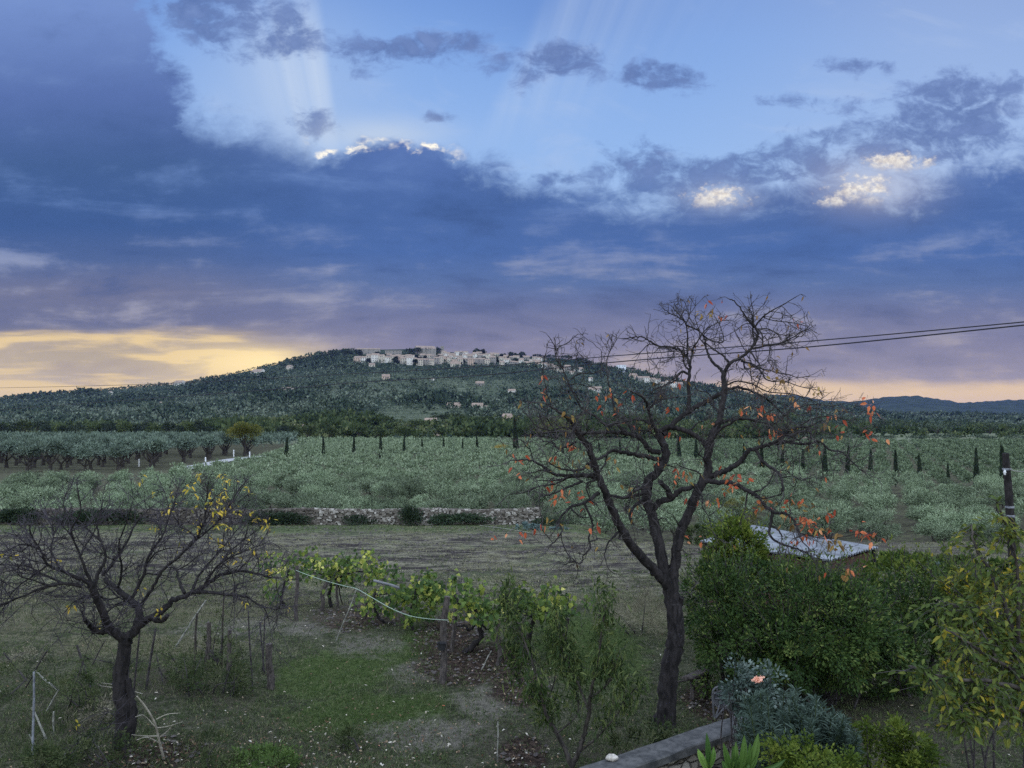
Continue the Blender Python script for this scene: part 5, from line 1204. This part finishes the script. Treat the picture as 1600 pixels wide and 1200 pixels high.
def chair():
    Y = 12.9; g = ground(1128, 1125); g = (g[0], g[1], g[2]); o = thing('old_chair', 'old bentwood chair lying overturned under the shrubs', 'chair', g); gl = np.array(g); Y = g[1]
    A = lambda x, y, dy=0: np.array(at(x, y, Y+dy))-gl
    def tb(nm, pts, r, mat='wicker'): P = spline(pts, 6); m = MB(); m.tube(P, r, 6); m.build(nm, M[mat], o)
    tb('hoop', [A(1116,1124), A(1114,1100), A(1114,1080), A(1122,1073), A(1136,1075), A(1144,1088), A(1142,1096)], .018)
    tb('hoop', [A(1116,1084,.1), A(1126,1080,.1), A(1140,1084,.1), A(1150,1094,.1)], .014)
    tb('rail', [A(1118,1092), A(1132,1090), A(1144,1098)], .014)
    tb('leg', [A(1118,1122), A(1130,1108), A(1143,1097)], .016); tb('leg', [A(1120,1075,.1), A(1124,1100,.1), A(1118,1120)], .015)
    tb('leg', [A(1130,1100,.25), A(1140,1112,.25), A(1152,1116,.2)], .015); tb('leg', [A(1146,1096,.3), A(1147,1110,.3), A(1144,1120,.2)], .015)
    m = MB(); c = A(1130,1094,.12); k = 18
    for i in range(k):
        a = math.pi*i/k; e = np.array([.20*math.cos(a), .05, .15*math.sin(a)]); m.tube(np.array([c-e, c+(0, .03, 0), c+e]), .007, 4)
    m.box(c+np.array([0, .06, 0]), (.34, .02, .26)); m.build('seat', M['wicker'], o)
    g2 = ground(1092, 1092); gl2 = np.array(g2); o2 = thing('plank_bench', 'dark plank bench under the shrub edge', 'bench', g2, .25)
    m = MB(); m.box((.12, .2, .42), (.85, .32, .045), .55, tilt=-.25); m.build('seat', M['post_wood'], o2)
    for x, y in ((-.12, .05), (.36, .3)): m = MB(); m.tube([(x,y,-.05),(x*.9,y,.2),(x,y,.40)], [.05,.045,.04], 6); m.build('leg', M['post_wood'], o2)
    m = MB(); m.tube([(-.55,-.02,.36),(-.1,.03,.37),(.2,.05,.38)], [.016]*3, 6); m.build('rail', M['post_wood'], o2)
    branchy('dead_branch', 'thin grey sticks lying by the dark plank bench', [([(1076,1110),(1090,1100),(1100,1085)], .012, .006), ([(1098,1108),(1106,1092),(1092,1078)], .01, .005), ([(1054,1088),(1066,1074)], .01, .006)], M['twig'])
    stick('log', 'short dark log leaning at the foot of the persimmon', 'log', (bx-.22, by-.12, bz), (bx-.15, by-.2, bz+.32), .08, .07, M['bark_bare'])
chair()
o = MB(); p = at(1590, 1180, 10.5); o.box((p[0]+.1, p[1], .03), (2.2, 2.6, .07), .2); o.box((p[0]-1.6, p[1]-1.0, .025), (1.4, .8, .05), .1); tag(o.build('paving', M['paving']), kind='structure')
# ---------------------------------------------------------------- shed
def shed():
    D, A, C, B = [np.array(p) for p in ((8.75,21.4,1.62),(5.9,24.3,1.70),(10.95,23.2,1.66),(8.15,26.15,1.92))]
    ctr = (D+A+C+B)/4; g = (ctr[0], ctr[1], tz(ctr[0], ctr[1])); gl = np.array(g); t = thing('garden_shed', 'low wooden garden shed with a pale corrugated metal roof', 'shed', g)
    mb = MB(); n, k = 60, 6; u = np.linspace(0, 1, n)[:, None, None]; v = np.linspace(0, 1, k)[None, :, None]
    P = (1-u)*(1-v)*A+(1-u)*v*D+u*(1-v)*B+u*v*C; P = P-gl; P[..., 2] += .022*np.sin(np.linspace(0, 1, n)*2*np.pi*19)[:, None]
    P[n//2:, :, 2] += .02; P[:, :, 2] += RNG.normal(size=(1, k))*.012
    mb.grid(P[::-1]); Q = P.copy(); Q[..., 2] -= .035; mb.grid(Q); mb.build('roof', M['zinc'], t, smooth=False)
    ins = lambda p, f=.10: p*(1-f)+ctr*f
    for a, b in ((A, D), (D, C), (C, B), (B, A)):
        a, b = ins(a)-gl, ins(b)-gl; L_ = np.linalg.norm((b-a)[:2]); rot = math.atan2((b-a)[1], (b-a)[0]); m = MB(); h = min(a[2], b[2])-.12; k = max(3, int(L_/.22)); 
        for i in range(k):
            c = a+(b-a)*(i+.5)/k; m.box((c[0], c[1], h/2-.15), (L_/k*.94, .03, h+.3+RNG.normal()*.02), rot, rnd=RNG.random())
        m.build('plank_wall', M['plank'], t)
    for p in (A, D, C, B):
        q = ins(p, .05)-gl; m = MB(); m.tube([(q[0],q[1],-.4),(q[0],q[1],q[2]-.03)], [.07,.06], 7); m.build('post', M['bark_bare'], t)
shed()
# ---------------------------------------------------------------- vegetable plot
VC = [(1345,882,1345,856,'first from the shed'),(1359,884,1359,864,'second from the shed'),(1392,864,1392,851,'third from the shed, at the back'),(1404,866,1405,851,'fourth from the shed, at the back'),(1421,868,1421,857,'short one in the middle at the back'),(1444,888,1444,861,'straight one in the middle of the plot'),(1455,888,1455,873,'short one right of the straight middle one'),(1468,894,1467,883,'stub beside the bluish cabbages'),(1503,914,1495,890,'leaning, right of the bluish cabbages'),(1520,905,1509,884,'leaning, second right of the cabbages'),(1534,920,1525,888,'leaning, third right of the cabbages'),(1531,878,1531,861,'short one behind the leaning ones'),(1546,918,1541,856,'tallest one at the right'),(1430,866,1430,856,'thin one at the back centre'),(1372,882,1371,866,'thin one hidden in leaves near the shed')]
for px, pb, tx, ty, lb in VC:
    g = ground(px, pb); t = at(tx, ty, g[1]); stick('garden_cane', 'pale bean cane in the vegetable plot, '+lb, 'cane', (g[0], g[1], g[2]-.1), t, .026, .022, M['cane'], 'canes in the vegetable plot')
for lb, px, pb, lumps, n, mt in [('leafy bean row beside the right end of the shed', 1380, 890, [(1375,878,70,24,.7,0),(1410,878,60,22,.7,0)], 2600, 'shrub'),('long low green row across the vegetable plot', 1450, 880, [(1440,875,90,14,.6,0),(1500,880,90,14,.6,0)], 2600, 'weed'),('tall green leaves behind the leaning canes', 1550, 905, [(1555,895,60,36,.6,0),(1530,905,50,26,.5,0)], 1800, 'shrub'),('bluish cabbages at the front of the vegetable plot', 1478, 900, [(1475,894,60,16,.5,0)], 1100, 'cabbage'),('row of bluish cabbages across the bare plot behind the persimmon', 850, 828, [(828,822,44,8,.6,0),(865,828,50,8,.6,0)], 1300, 'cabbage'),('dark bush right of the persimmon behind the shrub', 1090, 850, [(1090,836,50,30,1.0,0)], 1500, 'weed'),('olive green bush left of the shed in front of the grove', 1150, 835, [(1150,806,70,60,1.4,0),(1110,815,50,40,1.2,0)], 3600, 'autumn')]:
    cloud_plant('vegetable_row' if 'row' in lb or 'cab' in lb else 'bush', lb, 'vegetables' if 'row' in lb or 'cab' in lb else 'bush', px, pb, lumps, (.17,.09), M[mt], n, nstem=4)
o = strip('irrigation_hose', [(750,822),(780,826),(830,834),(870,838)], .12, M['cane'], .05); tag(o, 'pale hose lying across the grass in front of the bluish cabbages', 'hose')
# ---------------------------------------------------------------- utility pole and wires
px_, Yp = 1580, 30.0; b0 = at(1584, 870, Yp); top = at(1571, 708, Yp)
t = thing('utility_pole', 'leaning dark wooden utility pole at the right edge', 'utility pole', (b0[0], b0[1], tz(b0[0], Yp))); gl = np.array(t.location)
m = MB(); P = spline([np.array(b0)-gl-(0, 0, 1), (np.array(b0)+np.array(top))/2-gl, np.array(top)-gl], 8); m.tube(P, np.linspace(.17, .12, len(P)), 10, wob=.03); m.build('pole', M['bark_bare'], t)
for yy_, nm in ((733, 'band'), (792, 'band'), (806, 'band')):
    c = np.array(at(1571+(yy_-708)*.08, yy_, Yp))-gl; m = MB(); m.tube([c-(0,0,.04), c+(0,0,.04)], .16, 10); m.build(nm, M['metal_pale'], t)
c = np.array(at(1570, 738, Yp-.2))-gl; m = MB(); m.tube([c-(0,0,.10), c, c+(0,0,.10)], [.03,.055,.025], 8); m.build('insulator', M['insulator'], t)
def wire(label, pxs, Y0, Y1, r):
    x0, x1 = pxs[0][0], pxs[-1][0]; pts = []
    for px, py in pxs:
        f = (px-x0)/(x1-x0); Y = 1/((1-f)/Y0+f/Y1); pts.append(at(px, py, Y))
    P = spline(pts, 10); m = MB(); m.tube(P-P[0], r, 5, cap=False); tag(m.build('power_line', M['wire'], loc=tuple(P[0])), label, 'wire', 'overhead power lines')
wire('upper power line crossing the sky above the village slope', [(1720,490),(1600,503),(1265,533),(960,556),(780,571),(530,585),(240,600),(0,606),(-120,607)], 13, 75, .012)
wire('lower power line crossing in front of the village slope', [(1720,496),(1600,508),(1265,542),(980,564),(755,586),(567,597),(380,612),(0,640),(-120,650)], 13, 75, .014)
a = np.array(at(1574, 733, Yp)); rope('cable', 'short pale cable running right from the utility pole', 'cable', [a, np.array(at(1600, 737, Yp-1)), np.array(at(1680, 735, Yp-4))], .02, M['cane'])
# ---------------------------------------------------------------- grass and leaf litter
def scatter(n, y0, y1, pw=1.0):
    y = y0+(y1-y0)*RNG.random(n)**pw; x = (RNG.random(n)*2-1)*(.70*y+.5); return x, y
def grass(name, label, n, y0, y1, ln, wd, mat, dens, pw=1.3, blades=5, lean=.55):
    x, y = scatter(n, y0, y1, pw); keep = RNG.random(n) < dens(x, y); x, y = x[keep], y[keep]; z = TZ(x, y)+.035*np.sin(x*3.1+np.sin(y*2.3))*np.sin(y*2.7+x)*ss(45, 25, y)
    C = np.repeat(np.stack([x, y, z-.01], 1), blades, 0); C[:, :2] += RNG.normal(size=(len(C), 2))*.05
    D = RNG.normal(size=(len(C), 3))*lean; D[:, 2] = .5+.5*RNG.random(len(C)); r = np.clip(np.repeat(RNG.random(len(x)), blades)*.5+.5*RNG.random(len(C)), 0, 1)
    o = MB().leaves(C, D, ln*(.5+RNG.random(len(C)))*(.7+y.mean()*0), wd, r).build(name, mat); return tag(o, label, 'grass', kind='stuff')
patch = lambda x, y: .5+.5*np.sin(x*1.3+np.sin(y*.9)*1.7)*np.sin(y*1.1+x*.4)
de = lambda x, y: emask(DRY, x, y); gr_ = lambda x, y: emask(GREEN, x, y); so_ = lambda x, y: emask(SOIL, x, y)
grass('grass', 'rough grass of the garden below the trees', 80000, 11.5, 32, .10, .013, M['grass'], lambda x, y: (.25+.6*patch(x, y))*(1-.85*so_(x, y)), 1.25)
grass('green_grass', 'greener lawn patches in the middle of the garden', 45000, 11.5, 24, .08, .012, M['grass_green'], lambda x, y: (gr_(x, y) > .25+.45*RNG.random(len(x)))*.8, 1.2)
grass('dry_grass', 'dry straw coloured grass', 60000, 12, 30, .14, .010, M['grass_dry'], lambda x, y: np.maximum((de(x, y) > .3+.4*RNG.random(len(x)))*.8, .06*patch(x, y)), 1.2)
grass('field_grass', 'tufts of pale grass over the ploughed field', 60000, 24, 59, .14, .022, M['grass_dry'], lambda x, y: (np.sin(x*.5+np.sin(y*.7)*2)*np.sin(y*.9+x*.15) > .1)*.5+.05, 1.1, 4)
grass('field_weeds', 'low dark weeds over the ploughed field', 30000, 24, 59, .12, .03, M['weed'], lambda x, y: .35*patch(x*.5, y*.6)+.9*(y > 53), 1.0, 4)
LW = [ellipse(*b) for b in ((-40,1010,440,1115),(-40,1100,260,1200),(230,1040,430,1100),(260,1130,380,1210),(840,1120,1020,1190))]
lw = lambda x, y: emask(LW, x, y)
grass('tall_weeds', 'tall tangled weeds and dry stalks in the rough left part of the garden', 16000, 11.6, 20, .34, .011, M['weed'], lambda x, y: (lw(x, y) > .3+.5*RNG.random(len(x)))*patch(x*1.7, y*1.9)*.8, 1.1, 4, .42)
grass('dry_stalks', 'dry pale stalks standing among the weeds on the left', 7000, 11.6, 24, .40, .007, M['grass_dry'], lambda x, y: (lw(x, y) > .3+.5*RNG.random(len(x)))*.45+.02*(x < -3), 1.1, 3, .5)
n = 14000; x, y = scatter(n, 11.5, 24, 1.5); w = .055+.75*so_(x, y)+.7*np.exp(-((x+3)/2.6)**2-((y-13)/1.6)**2)+.5*np.exp(-((x+5.6)/1.2)**2-((y-12.6)/1.2)**2); k = RNG.random(n) < w; x, y = x[k], y[k]
D = RNG.normal(size=(len(x), 3)); D[:, 2] *= .25
tag(MB().leaves(np.stack([x, y, TZ(x, y)+.045], 1), D, .035+.045*RNG.random(len(x)), .028, None, fold=True, nrm=np.tile([0, 0, 1.], (len(x), 1))).build('leaf_litter', M['litter']), 'fallen leaves scattered over the garden', 'leaves', kind='stuff')
n = 26000; x, y = scatter(n, 12, 57, 1.0); w = np.where(y > 25, .55*(np.sin(x*.6+np.sin(y*.5)*2)*np.sin(y*.8) < .25), .9*(so_(x, y) > .3)); k = RNG.random(n) < w; x, y = x[k], y[k]
sz = (.02+.035*RNG.random(len(x)))*(.6+y/60); oct_ = np.array([(0,0,1),(1,0,0),(0,1,0),(-1,0,0),(0,-1,0)])*np.array([1.2, 1.2, .8])
V = oct_[None]*sz[:, None, None]*(.6+.8*RNG.random((len(x), 5, 1)))+np.stack([x, y, TZ(x, y)+.01], 1)[:, None]
f = (np.arange(len(x))[:, None, None]*5+np.array([(0,1,2),(0,2,3),(0,3,4),(0,4,1)])).reshape(-1, 3)
M['clod'] = plain('clod', (.045,.038,.04), (.10,.088,.085), 3, .95)
tag(MB().add(V.reshape(-1, 3), f).build('soil_clods', M['clod']), 'clods of dark soil over the field and beds', 'soil', kind='stuff')
# ---------------------------------------------------------------- haze over the plain
def make_haze():
    global NT
    m = bpy.data.materials.new('haze'); m.use_nodes = True; NT = m.node_tree; NT.nodes.clear(); out = NT.nodes.new('ShaderNodeOutputMaterial')
    v = NT.nodes.new('ShaderNodeVolumePrincipled'); v.inputs['Color'].default_value = HAZE_COL; v.inputs['Density'].default_value = HAZE
    NT.links.new(v.outputs[0], out.inputs['Volume'])
    o = MB(); o.box((0, 4500, 110), (16000, 9400, 240)); ob = o.build('haze', m); ob['kind'] = 'stuff'; ob['label'] = 'thin blue evening haze over the plain and hills'; ob['category'] = 'haze'
HAZE, HAZE_COL = 2.4e-5, (.20, .26, .82, 1)
make_haze()
